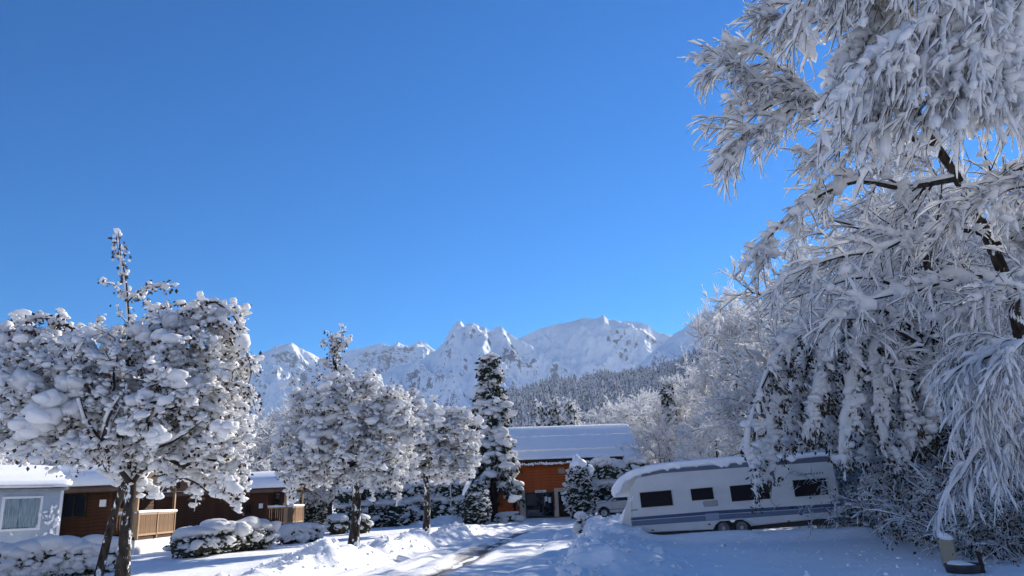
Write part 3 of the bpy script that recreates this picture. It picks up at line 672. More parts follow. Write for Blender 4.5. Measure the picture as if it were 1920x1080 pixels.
# ---------------------------------------------------------------- reception chalet
def build_reception():
    B = P(969, 969, 58.0); B[2] = 0
    M = F3(B, R(6)); q = lambda *a: on_plane(*a, M)
    t = thing_at('reception_chalet', 'red-brown timber chalet with a broad snow-covered roof at the end of the road', 'chalet', M)
    W, D, EZ = 9.0, 6.4, 4.30
    obj('back_wall', [box(.14, W - .14, .12, D, .0, EZ)], WOOD_DARK, t, smooth=False)
    # boards of the front wall, one by one
    bh = .217; nb = 20; me = mesh_of('plank', [box(0, W, 0, .1, .004, bh - .012)], False)
    for k in range(nb):
        o = obj('plank', None, WOOD_RED, t, me=me, loc=(0, .004 * (k % 3), .05 + k * bh))
    # side gable
    merge_ngon('gable_wall', [(.1, 0.0), (D, 0.0), (D, EZ), (D / 2, EZ + 2.35), (.1, EZ)], W - .12, W, WOOD_RED, t, 'x')
    # roof: two slopes with overhang, snow on top
    rz = EZ + 2.4; ry = D / 2
    sl = lambda y: EZ - .15 + (rz - EZ + .15) * (y + .9) / (ry + .9)
    x0, x1 = -.5, W + .75
    rf = merge_ngon('roof', [(-.9, sl(-.9) - .16), (-.9, sl(-.9)), (ry, rz), (D + .9, sl(-.9)), (D + .9, sl(-.9) - .16), (ry, rz - .2)], x0, x1, WOOD_DARK, t, 'x')
    sn = snow_loft([(-.98, sl(-.98) + .11), (ry * .4, sl(ry * .4) + .14), (ry - .2, rz + .05), (ry + .2, rz + .04), (D * .8, sl(D * .2) + .2), (D + .95, sl(-.95) + .17)], [.08, .14, .15, .15, .14, .08], x0 - .05, x1 + .05, RNG, .16, .03, .05, 30, 60, .03)
    obj('roof_snow', swap(sn), SNOW, t)
    for f in (.36, .80):     # snow guards: raised bars across the slope, capped with snow
        y = -.9 + (ry + .9) * (1 - f); pts = np.stack([np.linspace(x0 + .2, x1 - .1, 60), np.full(60, y), np.full(60, sl(y) + .28) + .025 * RNG.randn(60)], 1)
        obj('snow_guard', [tube(pts[None], np.full((1, 60), .09) * (.8 + .5 * RNG.rand(1, 60)), 6)], SNOW, t)
    # scalloped eave board with frost, rafters beneath
    n = 64; ex = np.linspace(x0, x1, n); zz = sl(-.9) - .22
    obj('eave_board', [box(x0, x1, -.93, -.885, zz - .02, sl(-.9) - .01)], WOOD_DARK, t, smooth=False)
    obj('eave_frost', [blobs(np.stack([ex, np.full(n, -.95), zz - .05 + .03 * RNG.randn(n)], 1), np.stack([np.full(n, .11), np.full(n, .05), .07 + .05 * RNG.rand(n)], 1), RNG, 1, .25)], SNOW, t)
    for k in range(9):
        x = .3 + k * 1.08
        obj('rafter', [xf(box(x - .06, x + .06, -.85, .1, -.17, 0), Matrix.Translation((0, 0, sl(-.02) - .28)) @ Matrix.Rotation(math.atan2(rz - EZ, ry + .9), 4, 'X'))], WOOD_DARK, t, smooth=False)
    # doors, windows, white post, stone surround
    ax0, ax1, az0, az1 = rect_px(M, 988, 925, 1037, 967)
    f = obj('shop_window', frame_boxes(ax0, ax1, .12, az1, -.06, .03, .09) + [box(ax0 + (ax1 - ax0) * .62 - .06, ax0 + (ax1 - ax0) * .62 + .06, -.055, .03, .12, az1)], DARK_METAL, t, smooth=False)
    for a, b in ((0, .60), (.65, 1)): obj('pane', [box(ax0 + (ax1 - ax0) * a, ax0 + (ax1 - ax0) * b, -.025, -.004, .12, az1)], GLASS_SHOP, f, smooth=False)
    ux = ax0 + (ax1 - ax0) * .66
    obj('notice', [box(ux + .05, ux + .25, -.032, -.026, 1.15, 1.5)], WHITE_PAINT, f, smooth=False); obj('notice', [box(ux + .32, ux + .52, -.032, -.026, 1.05, 1.45)], WHITE_PAINT, f, smooth=False); obj('door_handle', [box(ux + .02, ux + .06, -.08, -.026, .85, 1.15)], GREY_METAL, f, smooth=False)
    x0p, x1p, _, z1p = rect_px(M, 974.5, 917, 984.5, 967)
    obj('porch_post', [box(x0p, x1p, -.16, .05, 0, z1p)], CREAM, t, smooth=False)
    bx0, bx1, _, bz1 = rect_px(M, 1047.5, 922, 1068, 967)
    obj('door_surround', [box(bx0 - .28, bx0 - .03, -.12, .05, 0, bz1 + .28), box(bx1 + .03, bx1 + .28, -.12, .05, 0, bz1 + .28), box(bx0 - .03, bx1 + .03, -.12, .05, bz1 + .03, bz1 + .28), box(bx0 - .36, bx0 - .29, -.13, .05, 0, .5)], CREAM, t, smooth=False)
    d = obj('door', [box(bx0, bx1, -.05, .03, .06, bz1)], WOOD_DARK, t, smooth=False)
    for a, b in ((.12, .45), (.55, .88)):
        obj('pane', [box(bx0 + (bx1 - bx0) * a, bx0 + (bx1 - bx0) * b, -.058, -.04, .9, bz1 - .18)], GLASS, d, smooth=False)
    obj('notice', [box(bx0 + .22, bx0 + .42, -.066, -.06, 1.2, 1.5)], WHITE_PAINT, d, smooth=False); obj('notice', [box(bx0 + .18, bx0 + .36, -.066, -.06, 1.6, 1.8)], WHITE_PAINT, d, smooth=False)
    cx0, cx1, cz0, cz1 = rect_px(M, 1046.5, 878.5, 1058, 886.5)
    window(t, cx0 + .04, cx1 - .04, cz0, cz1, WOOD_PALE, GLASS_PALE, .06, ((cx0 + cx1) / 2,))
    # lean-to on the left with a snowy shed roof
    lx, _ = q(930, 960)
    z1 = 3.15; zz0 = 1.75; slp = (z1 - zz0) / (.1 - lx + .1)
    merge_ngon('lean_to_wall', [(lx, 0), (.0, 0), (.0, z1 - .1), (lx, zz0 - .05)], .35, 4.2, WOOD_RED, t)
    a = (lx - .55, zz0 - .45 * slp); b = (.02, z1)
    merge_ngon('lean_to_roof', [(a[0], a[1]), (b[0], b[1]), (b[0], b[1] - .12), (a[0], a[1] - .12)], -.35, 4.4, WOOD_DARK, t)
    obj('lean_to_snow', snow_loft([(a[0] - .05, a[1] + .2), ((a[0] + b[0]) / 2, (a[1] + b[1]) / 2 + .26), (b[0] - .03, b[1] + .2)], [.16, .22, .18], -.42, 4.4, RNG, .2, .05, .06, 26, 30, .04), SNOW, t)
    gx0, gx1, gz0, gz1 = rect_px(M, 966, 930, 973, 966)
    obj('side_door', [box(gx0 - .1, gx1, .28, .36, .05, 1.95)], WOOD_DARK, t, smooth=False)
    for p in ((947.5, 932), (958, 935)):
        x, z = q(*p); obj('wall_plate', [box(x - .11, x + .11, .31, .36, z - .12, z + .12)], WHITE_PAINT, t, smooth=False)
    # sign over the window: white board, dark unreadable line of text
    sx0, sx1, sz0, sz1 = rect_px(M, 1003, 919, 1024, 923.5)
    s = thing_at('wall_sign', 'white horizontal board with faint lettering above the shop window', 'sign', M @ Matrix.Translation(((sx0 + sx1) / 2, -.07, (sz0 + sz1) / 2)))
    hw, hh = (sx1 - sx0) / 2, (sz1 - sz0) / 2
    bevel(obj('sign_board', [box(-hw, hw, -.03, .03, -hh, hh)], WHITE_PAINT, s, smooth=False), .008)
    obj('lettering', kind='stuff', parent=s, mat=MARK, smooth=False, chunks=[box(-hw * .7 + k * .1, -hw * .7 + k * .1 + .055, -.034, -.029, -hh * .4, hh * (.1 + .3 * (k % 3 == 0))) for k in range(int(hw * 1.4 / .1))])
    return M
GLASS_PALE = glass_mat('curtained_glass', (.34, .33, .31), .2)
REC_M = build_reception()

# ---------------------------------------------------------------- log chalets with curved roofs and a fenced porch
def log_chalet(px, depth, L, W, label, win_px=None, plaque_px=None, eave=2.65, porch=1.0, z0=.35, fence=True):
    B = P(px, 960, depth); B[2] = 0
    M = F3(B, 0.0); t = thing_at('log_chalet', label, 'chalet', M, 'log chalets beside the lawn')
    obj('back_wall', [box(-L + .1, -.1, .12, W, .1, eave)], WOOD_DARK, t, smooth=False)
    bh = .135; nb = int((eave - z0) / bh); me = mesh_of('plank', [box(-L, 0, 0, .1, .004, bh - .014)], False); mg = mesh_of('plank', [box(-.1, 0, .1, W, .004, bh - .014)], False)
    for k in range(nb):
        obj('plank', None, WOOD_LOG, t, me=me, loc=(0, .006 * (k % 2), z0 + k * bh)); obj('plank', None, WOOD_LOG, t, me=mg, loc=(.004 * (k % 2), 0, z0 + k * bh))
    [obj('corner_post', [b_], WOOD_LOG, t, smooth=False) for b_ in (box(-L - .02, -L + .12, -.05, .1, .1, eave), box(-.12, .03, -.04, .1, .1, eave))]
    # curved roof (arc across y) reaching over the porch
    ya, yb = -.45, W + .45; n = 15; yy = np.linspace(ya, yb, n); s = (yy - ya) / (yb - ya); rise = .30 * W
    zz = eave - .05 + rise * np.sqrt(np.clip(1 - (2 * s - 1) ** 2 * .93, 0, 1)) - rise * math.sqrt(.07)
    x0, x1 = -L - .3, porch + .35
    poly = list(zip(yy, zz)) + list(zip(yy[::-1], zz[::-1] - .14))
    merge_ngon('roof', poly, x0, x1, WOOD_DARK if False else ROOF_BROWN, t, 'x')
    tops = np.array([(y, z) for y, z in zip(yy, zz)]); tops[:, 1] += .13; tops[0, 1] -= .02
    obj('roof_snow', swap(snow_loft(tops, np.r_[.10, np.full(n - 2, .17), .10], x0 - .04, x1 + .02, RNG, .14, .04, .05, 26, 46, .04)), SNOW, t)
    # arched gable infill above the porch
    merge_ngon('gable_panel', [(y, z - .15) for y, z in zip(yy[1:-1], zz[1:-1])] + [(yy[-2], eave - .08), (yy[1], eave - .08)], porch - .02, porch + .06, WOOD_DARK, t, 'x')
    # porch: deck, posts, fence panels, white skirt
    dz = .70
    obj('deck', [box(.02, porch, .1, W, dz - .12, dz)], WOOD_LOG, t, smooth=False)
    for y in (.12, W - .12): obj('post', [box(porch - .1, porch, y - .05, y + .05, dz, eave)], WOOD_PALE, t, smooth=False)
    obj('skirt', [box(porch - .05, porch, .1, W, 0.0, dz - .13)], CONCRETE, t, smooth=False)
    obj('side_skirt', [box(.02, porch - .06, .1, .14, 0.0, dz - .13)], CONCRETE, t, smooth=False)
    if fence:
        npan = 2
        for k in range(npan):
            a = .16 + (W - .3) * k / npan; b = .16 + (W - .3) * (k + 1) / npan - .06
            g = obj('fence_rail', [box(porch + .01, porch + .06, a, b, dz + .82, dz + .89), box(porch + .01, porch + .06, a, b, dz + .02, dz + .10)], WOOD_PALE, t, smooth=False)
            ns = 8; wd = (b - a) / ns; sme = mesh_of('slat', [box(porch + .02, porch + .045, .008, wd - .008, dz + .10, dz + .82)], False)
            for j in range(ns): obj('slat', None, WOOD_FENCE, t, me=sme, loc=(.003 * (j % 2), a + j * wd, 0))
            obj('fence_post', [box(porch - .02, porch + .08, b, b + .06, dz - .1, dz + .95)], WOOD_PALE, t, smooth=False)
        obj('fence_post', [box(porch - .02, porch + .08, .08, .16, dz - .1, dz + .95)], WOOD_PALE, t, smooth=False)
        sme = mesh_of('slat', [box(0, .07, .1, .13, dz + .1, dz + .82)], False)
        for j in range(int(porch / .11)): obj('slat', None, WOOD_LOG, t, me=sme, loc=(.03 + j * .11, 0, 0))
        obj('side_rail', [box(.02, porch - .03, .09, .14, dz + .82, dz + .88)], WOOD_PALE, t, smooth=False)
        cap = [tube(np.array([[[porch + .03, .05, dz + .93], [porch + .03, W * .35, dz + .945], [porch + .03, W * .7, dz + .935], [porch + .03, W - .02, dz + .93]]]), np.full((1, 4), .062), 7), tube(np.array([[[.02, .11, dz + .92], [porch * .5, .11, dz + .93], [porch, .11, dz + .92]]]), np.full((1, 3), .055), 7)]
        obj('rail_snow', cap, SNOW, t)
        bd = obj('door', [box(.005, .05, W * .35, W * .35 + .85, dz, dz + 1.9)], WOOD_DARK, t, smooth=False); obj('pane', [box(.05, .056, W * .35 + .12, W * .35 + .73, dz + .9, dz + 1.75)], GLASS, bd, smooth=False)
    if win_px:
        x0, x1, z0_, z1_ = rect_px(M, *win_px); window(t, x0, x1, z0_, z1_, WOOD_DARK, GLASS, .07, ((x0 + x1) / 2,), proud=.05)
    if plaque_px:
        x0, x1, z0_, z1_ = rect_px(M, *plaque_px); obj('wall_plaque', [box(x0, x1, -.06, .004, z0_, z1_)], WHITE_PAINT, t, smooth=False)  # plain white plaque on the boards, no lamp
    return t, M
ROOF_BROWN = mat('brown_roof_edge', (.09, .055, .04), (.14, .09, .065), 3, .7, .2)
log_chalet(208, 30.5, 7.5, 3.5, 'brown log chalet with a two-pane window behind the big apple tree', (119, 929, 160, 968), (188, 937, 200, 950))
log_chalet(500, 41.5, 6.2, 3.4, 'small log chalet with a clean snowy barrel roof and slatted porch at mid lawn', (462, 945, 470, 962), (486, 944, 493, 953), eave=2.55)
log_chalet(392, 50, 7, 3.6, 'dark log chalet half hidden between the other two chalets', None, None, eave=2.3, fence=False)

# ---------------------------------------------------------------- pale mobile home at the left edge
def build_mobile_home():
    a = R(50); B = P(104, 1040, 27.5); B[2] = 0
    M = F3(B, a); t = thing_at('mobile_home', 'pale blue-grey mobile home with a curtained window at the left edge', 'mobile home', M)
    L, D, EZ = 7.0, 3.6, 2.55
    obj('back_wall', [box(-L + .05, -.03, .06, D, .15, EZ)], SIDING, t, smooth=False)
    bh = .15; me = mesh_of('siding_board', [(np.array([[-L, -.002, 0], [0, -.002, 0], [0, .05, 0], [-L, .05, 0], [-L, .028, bh], [0, .028, bh], [0, .05, bh], [-L, .05, bh]], float), BOXF)], False)
    for k in range(16): obj('siding_board', None, SIDING, t, me=me, loc=(0, 0, .15 + k * bh))
    obj('corner_trim', [box(-.06, .03, -.03, .06, .1, EZ)], WHITE_PAINT, t, smooth=False)
    obj('gutter', [box(-L - .1, .12, -.14, -.03, EZ - .06, EZ + .03)], GREY_METAL, t, smooth=False)
    x1, z1 = on_plane(76, 934, M); x0, z0 = on_plane(2, 990, M)
    _, z0 = on_plane(72, 989, M)
    w = window(t, x0, x1, z0, z1, WHITE_PAINT, GLASS_CURTAIN, .075, (), y=-.004, proud=.05)
    n = 34; ch = []
    for k in range(n):
        s = k / (n - 1)
        if .42 < s < .47: continue
        x = x0 + (x1 - x0) * (.02 + .96 * s); ch.append(box(x - .012, x + .012, -.030, -.0165, z0 + .04, z1 - .02))
    obj('curtain_fold', ch, CURTAIN, w, smooth=False)
    merge_ngon('roof', [(-.2, EZ), (D / 2, EZ + .55), (D + .2, EZ)], -L - .15, .15, GREY_METAL, t, 'x')
    sn = snow_loft([(-.28, EZ + .13), (.4, EZ + .34), (D / 2, EZ + .72), (D - .4, EZ + .34), (D + .25, EZ + .12)], [.12, .2, .22, .2, .1], -L - .2, .22, RNG, .22, .06, .07, 30, 50, .07)
    obj('roof_snow', swap(sn), SNOW, t)
    # white lumps standing in for sun flecks on the wall near the corner
    N = 60; xx = -np.abs(RNG.randn(N)) * .55; zz = .5 + RNG.rand(N) * 1.6 - .0 + xx * .5
    ok = zz > .3; obj('wall_sun_flecks', [blobs(np.stack([xx, np.full(N, -.015), zz], 1)[ok], np.stack([.03 + .07 * RNG.rand(N), np.full(N, .025), .03 + .06 * RNG.rand(N)], 1)[ok], RNG, 1, .4)], SNOW, t, 'stuff')
def curtain_glass():
    m, n, l, b = new_mat('glass_over_curtain'); t = noise_node(n, l, 3.0, 5, .7, (6, 6, .5)); r = ramp(n, l, t.outputs[0], [(.40, (.06, .12, .15)), (.64, (.42, .50, .50))])
    l.new(r.outputs[0], b.inputs['Base Color']); b.inputs['Roughness'].default_value = .12; return m
GLASS_CURTAIN = curtain_glass(); CURTAIN = mat('pale_curtain', (.16, .24, .28), (.45, .52, .52), 4, .5, 0, (8, 8, .6))
build_mobile_home()

# ---------------------------------------------------------------- silver car in front of the hedge
def build_car():
    B = G(1109, 972); M = F3((B[0], B[1] - .2, 0), R(4)); t = thing_at('parked_car', 'silver estate car with snow on its roof between the hedge and the caravan', 'car', M)
    L, Wd = 4.4, 1.75
    side = [(.0, .35), (.02, .62), (.12, .80), (.55, .92), (1.05, 1.0), (1.75, 1.02), (3.9, 1.04), (4.35, .98), (4.4, .6), (4.36, .32)]
    def arch(cx): return [(cx + .40 * math.cos(a), .30 + .40 * math.sin(a)) for a in np.linspace(0, math.pi, 9)]
    low = [(3.95, .26)] + arch(3.45) + arch(.85) + [(.2, .26)]
    b = merge_ngon('body', side + low, 0, Wd, CAR_PAINT, t); bevel(b, .06, 3)
    gh = [(1.05, .99), (1.85, 1.52), (2.2, 1.60), (3.7, 1.58), (4.15, 1.40), (4.34, 1.0)]
    n = len(gh); V = [(x, .06 + max(0, (z - 1.0)) * .28, z) for x, z in gh] + [(x, Wd - .06 - max(0, (z - 1.0)) * .28, z) for x, z in gh]
    F = [[i, (i + 1) % n, n + (i + 1) % n, n + i] for i in range(n)] + [list(range(n))[::-1], list(range(n, 2 * n))]
    me = bpy.data.meshes.new('cabin'); me.from_pydata(V, [], F); me.update(); bevel(obj('cabin', None, CAR_PAINT, t, me=me), .04, 2)
    def glass(pts, name, off):
        V = [(x, .06 + (z - 1.0) * .28 - off, z) for x, z in pts]; me = bpy.data.meshes.new(name)
        k = len(pts); V2 = V + [(x, y + .03, z) for x, y, z in V]
        me.from_pydata(V2, [], [list(range(k))[::-1], list(range(k, 2 * k))] + [[i, (i + 1) % k, k + (i + 1) % k, k + i] for i in range(k)]); me.update(); obj(name, None, GLASS, t, me=me)
    glass([(1.35, 1.06), (1.92, 1.48), (2.45, 1.53), (2.5, 1.06)], 'side_window', .012); glass([(2.58, 1.06), (2.54, 1.53), (3.35, 1.52), (3.45, 1.06)], 'side_window', .012); glass([(3.53, 1.06), (3.43, 1.52), (3.75, 1.49), (4.05, 1.34), (4.15, 1.08)], 'side_window', .012)
    wz = [(1.12, .12, 1.035), (1.83, .27, 1.505), (1.83, Wd - .27, 1.505), (1.12, Wd - .12, 1.035)]; off = np.array([-.02, 0, .02])
    V = [tuple(np.array(p) + off) for p in wz] + wz; me = bpy.data.meshes.new('windscreen'); me.from_pydata(V, [], [[0, 1, 2, 3], [7, 6, 5, 4]] + [[i, (i + 1) % 4, 4 + (i + 1) % 4, 4 + i] for i in range(4)]); me.update(); obj('windscreen', None, GLASS, t, me=me)
    for cx in (.85, 3.45):
        w = obj('wheel', [wheel_tyre(cx, .31, .31, .02, .2)], RUBBER, t); obj('rim', [wheel_tyre(cx, .31, .21, .012, .1, True)], GREY_METAL, w)
        w = obj('wheel', [wheel_tyre(cx, .31, .31, Wd - .22, .2)], RUBBER, t)
    for y in (.12, Wd - .46): bevel(obj('headlight', [xf(box(-.03, .10, 0, .34, 0, .13), Matrix.Translation((.06, y, .66)))], GLASS_PALE, t, smooth=False), .02)
    obj('bumper', [box(-.05, .12, .05, Wd - .05, .36, .52)], CAR_PAINT, t, smooth=False); obj('grille', [box(-.03, .05, .5, Wd - .5, .60, .72)], DARK_METAL, t, smooth=False)
    obj('door_line', [box(1.42, 1.432, -.004, .01, .4, .98), box(2.53, 2.542, -.004, .01, .4, .98), box(3.3, 3.312, -.004, .01, .55, .98), box(.5, 4.0, -.006, .01, .50, .54)], DARK_METAL, t, smooth=False)
    for x in (2.28, 3.1): obj('door_handle', [box(x, x + .16, -.03, .0, .86, .89)], GREY_METAL, t, smooth=False)
    bevel(obj('wing_mirror', [box(1.5, 1.66, -.14, .02, 1.03, 1.15)], CAR_PAINT, t, smooth=False), .03)
    obj('roof_snow', snow_loft([(1.75, 1.58), (2.2, 1.72), (3.6, 1.71), (4.1, 1.55)], [.06, .10, .11, .06], .15, Wd - .15, RNG, .3, .03, .02, 22, 24, .03), SNOW, t)
    obj('bonnet_snow', snow_loft([(.15, .88), (.6, .98), (1.1, 1.06)], [.03, .05, .05], .1, Wd - .1, RNG, .3, .03, 0, 18, 14, .02), SNOW, t)
CAR_PAINT = mat('silver_paint', (.46, .46, .47), None, rough=.3, metal=.5)
build_car()

# ---------------------------------------------------------------- street lamp
PALE_METAL = mat('pale_galvanised', (.55, .56, .57), None, rough=.5)
def build_lamp():
    x, y = LAMP_XY; t = thing('street_lamp', 'slim grey street lamp with a round snow-capped head by the bare trees', 'street lamp', (x, y, -.05))
    H = P(846, 862, y)[2]
    obj('pole', [tube(np.array([[[0, 0, 0], [0, 0, 1.2], [0, 0, 1.25], [.0, 0, H]]]), np.array([[.095, .09, .07, .06]]), 10)], PALE_METAL, t)
    a = np.arange(20) * 2 * np.pi / 20
    prof = [(.05, H), (.12, H + .03), (.44, H + .14), (.46, H + .18), (.30, H + .26), (.02, H + .30)]
    obj('lamp_shade', [(np.array([[r * math.cos(s), r * math.sin(s), z] for r, z in prof for s in a]), tube_faces(1, len(prof), 20))], WHITE_PAINT, t)
    obj('snow_cap', [blobs([[0, 0, H + .30]], [[.46, .46, .22]], RNG, 3, .08, 0)], SNOW, t)
build_lamp()

# ---------------------------------------------------------------- small posts near the right edge
def build_posts():
    g = G(1628, 1008); t = thing('marker_post', 'short dark wooden stake with a snow cap beside the frosted bushes', 'post', (g[0], g[1], -.05))
    obj('stake', [box(-.05, .05, -.05, .05, 0, .40)], WOOD_DARK, t, smooth=False); obj('snow_cap', [blobs([[0, 0, .43]], [[.09, .09, .07]], RNG, 2, .1)], SNOW, t)
    g = P(1782, 1056, 14.6); t = thing('utility_pedestal', 'pale beige service pedestal with a rounded top under the hanging branches', 'utility box', (g[0], g[1], -.05), R(-20)); t.scale = (.66, .66, .70)
    k = 12; pf = [(-.17, 0), (.17, 0), (.17, .72)] + [(.17 * math.cos(a), .72 + .12 * math.sin(a)) for a in np.linspace(0.3, math.pi - .3, 7)] + [(-.17, .72)]
    bevel(merge_ngon('cabinet', pf, 0, .28, PEDESTAL, t), .015, 2); obj('door_panel', [box(-.135, .135, -.012, .004, .08, .66)], PEDESTAL, t, smooth=False); obj('lock', [box(.08, .11, -.022, -.01, .4, .44)], DARK_METAL, t, smooth=False)
    obj('snow_cap', [blobs([[0, .13, .86]], [[.22, .2, .10]], RNG, 2, .12)], SNOW, t)
    g = G(1804, 1072, .0); t = thing('water_trough', 'low dark round tub with snow lying in it beside the beige pedestal', 'tub', (g[0], g[1] - .1, -.03))
    a = np.arange(24) * 2 * np.pi / 24; prof = [(.25, 0), (.29, .02), (.31, .15), (.315, .17), (.27, .17), (.26, .05)]
    obj('tub_wall', [(np.array([[r * math.cos(s), r * math.sin(s), z] for r, z in prof for s in a]), tube_faces(1, len(prof), 24))], DARK_METAL, t); obj('snow_fill', [blobs([[0, 0, .13]], [[.265, .265, .08]], RNG, 3, .06)], SNOW, t)
    g = G(1845, 1075); t = thing('garden_stake', 'thin dark stake leaning in the snow at the right of the tub', 'post', (g[0], g[1], -.1)); obj('stake', [tube(np.array([[[0, 0, 0], [-.03, 0, .45]]]), np.full((1, 2), .035), 6)], WOOD_DARK, t)
PEDESTAL = mat('beige_plastic', (.30, .27, .20), (.36, .33, .25), 2, .6, .05)
build_posts()
# ================================================================ TREES AND SHRUBS
def attractor_tree(base, trunk, targets, rng, step=.35, sag=.12, r_tip=.012, expo=.44, r_trunk=None, npts=6):
    """grow limbs from a trunk polyline to every target; returns branch polylines, radii, tips"""
    tr = resample(trunk, 12); nodes = [p for p in tr]; par = [-1] + list(range(11)); plen = list(np.r_[0, np.cumsum(np.linalg.norm(np.diff(tr, axis=0), axis=1))])
    cut = 4                                           # no limbs from the lowest part of the trunk
    order = np.argsort(np.linalg.norm(targets - tr[7], axis=1)); cnt = np.zeros(12); strands = []
    N = np.array(nodes)
    cap = 12; buf = np.empty((12 + len(targets) * 14, 3)); buf[:12] = N; pl = np.empty(len(buf)); pl[:12] = plen; nn = 12
    for ti in order:
        t = targets[ti]; v = t - buf[cut:nn]; d = np.linalg.norm(v, axis=1)
        cost = d + .22 * pl[cut:nn] + .5 * np.maximum(0, -v[:, 2]) * .6
        k = int(np.argmin(cost)) + cut; a = buf[k]; L = np.linalg.norm(t - a); m = int(np.clip(round(L / step), 1, 13))
        u = np.linspace(0, 1, m + 1)[1:, None]
        c = a * (1 - u) + t * u; c = c + np.sin(u * np.pi) * (np.array([0, 0, sag * L]) + rng.randn(3) * .07 * L)
        ids = list(range(nn, nn + m)); buf[nn:nn + m] = c; seg = L / m
        for q, i in enumerate(ids): par.append(k if q == 0 else i - 1); pl[i] = pl[par[i]] + seg
        strands.append([k] + ids); nn += m
    w = np.zeros(nn)
    for s in strands:
        i = s[-1]
        while i >= 0: w[i] += 1; i = par[i]
    rad = r_tip * np.maximum(w, 1) ** expo
    Pp = np.stack([resample(buf[s], npts) if len(s) > 2 else resample(buf[s], npts) for s in strands])
    Rr = np.stack([np.interp(np.linspace(0, 1, npts), np.linspace(0, 1, len(s)), np.r_[min(rad[s[0]], rad[s[1]] * 1.25), rad[s[1:]]]) for s in strands])
    tR = np.interp(np.linspace(0, 1, 12), np.linspace(0, 1, 12), rad[:12])
    if r_trunk: tR = np.linspace(r_trunk, r_trunk * .3, 12); tR[0] *= 1.2; Rcap = r_trunk * .62
    if r_trunk: Rr = np.minimum(Rr, Rcap)
    return tr, tR, Pp, Rr, buf[:nn], rad
def in_ellipsoids(E, n, rng, shell=.0, centre_y=None):
    """E: rows (cx, cy, cz, rx, ry, rz); n samples spread by volume, pushed towards the surface"""
    E = np.asarray(E, float); vol = E[:, 3] * E[:, 4] * E[:, 5]; idx = rng.choice(len(E), n, p=vol / vol.sum())
    d = unit(rng.randn(n, 3)); r = rng.rand(n, 1) ** (1 / 3) * (1 - shell) + shell
    r = np.where(rng.rand(n, 1) < .16, r * rng.uniform(1.0, 1.34, (n, 1)), r)
    return E[idx, :3] + d * r * E[idx, 3:]
def px_ell(rows, Y):
    out = []
    for px, py, rx, ry, dY, rY in rows:
        c = P(px, py, Y + dY); s = (Y + dY) / FPX; out.append((*c, rx * s * 1.02, rY, ry * s * 1.0))
    return np.array(out)
def local(chunks, base):
    return [(np.asarray(v) - base, f) for v, f in chunks]
def put(name, chunks, m, t, base, kind=None):
    return obj(name, local(chunks, base), m, t, kind)

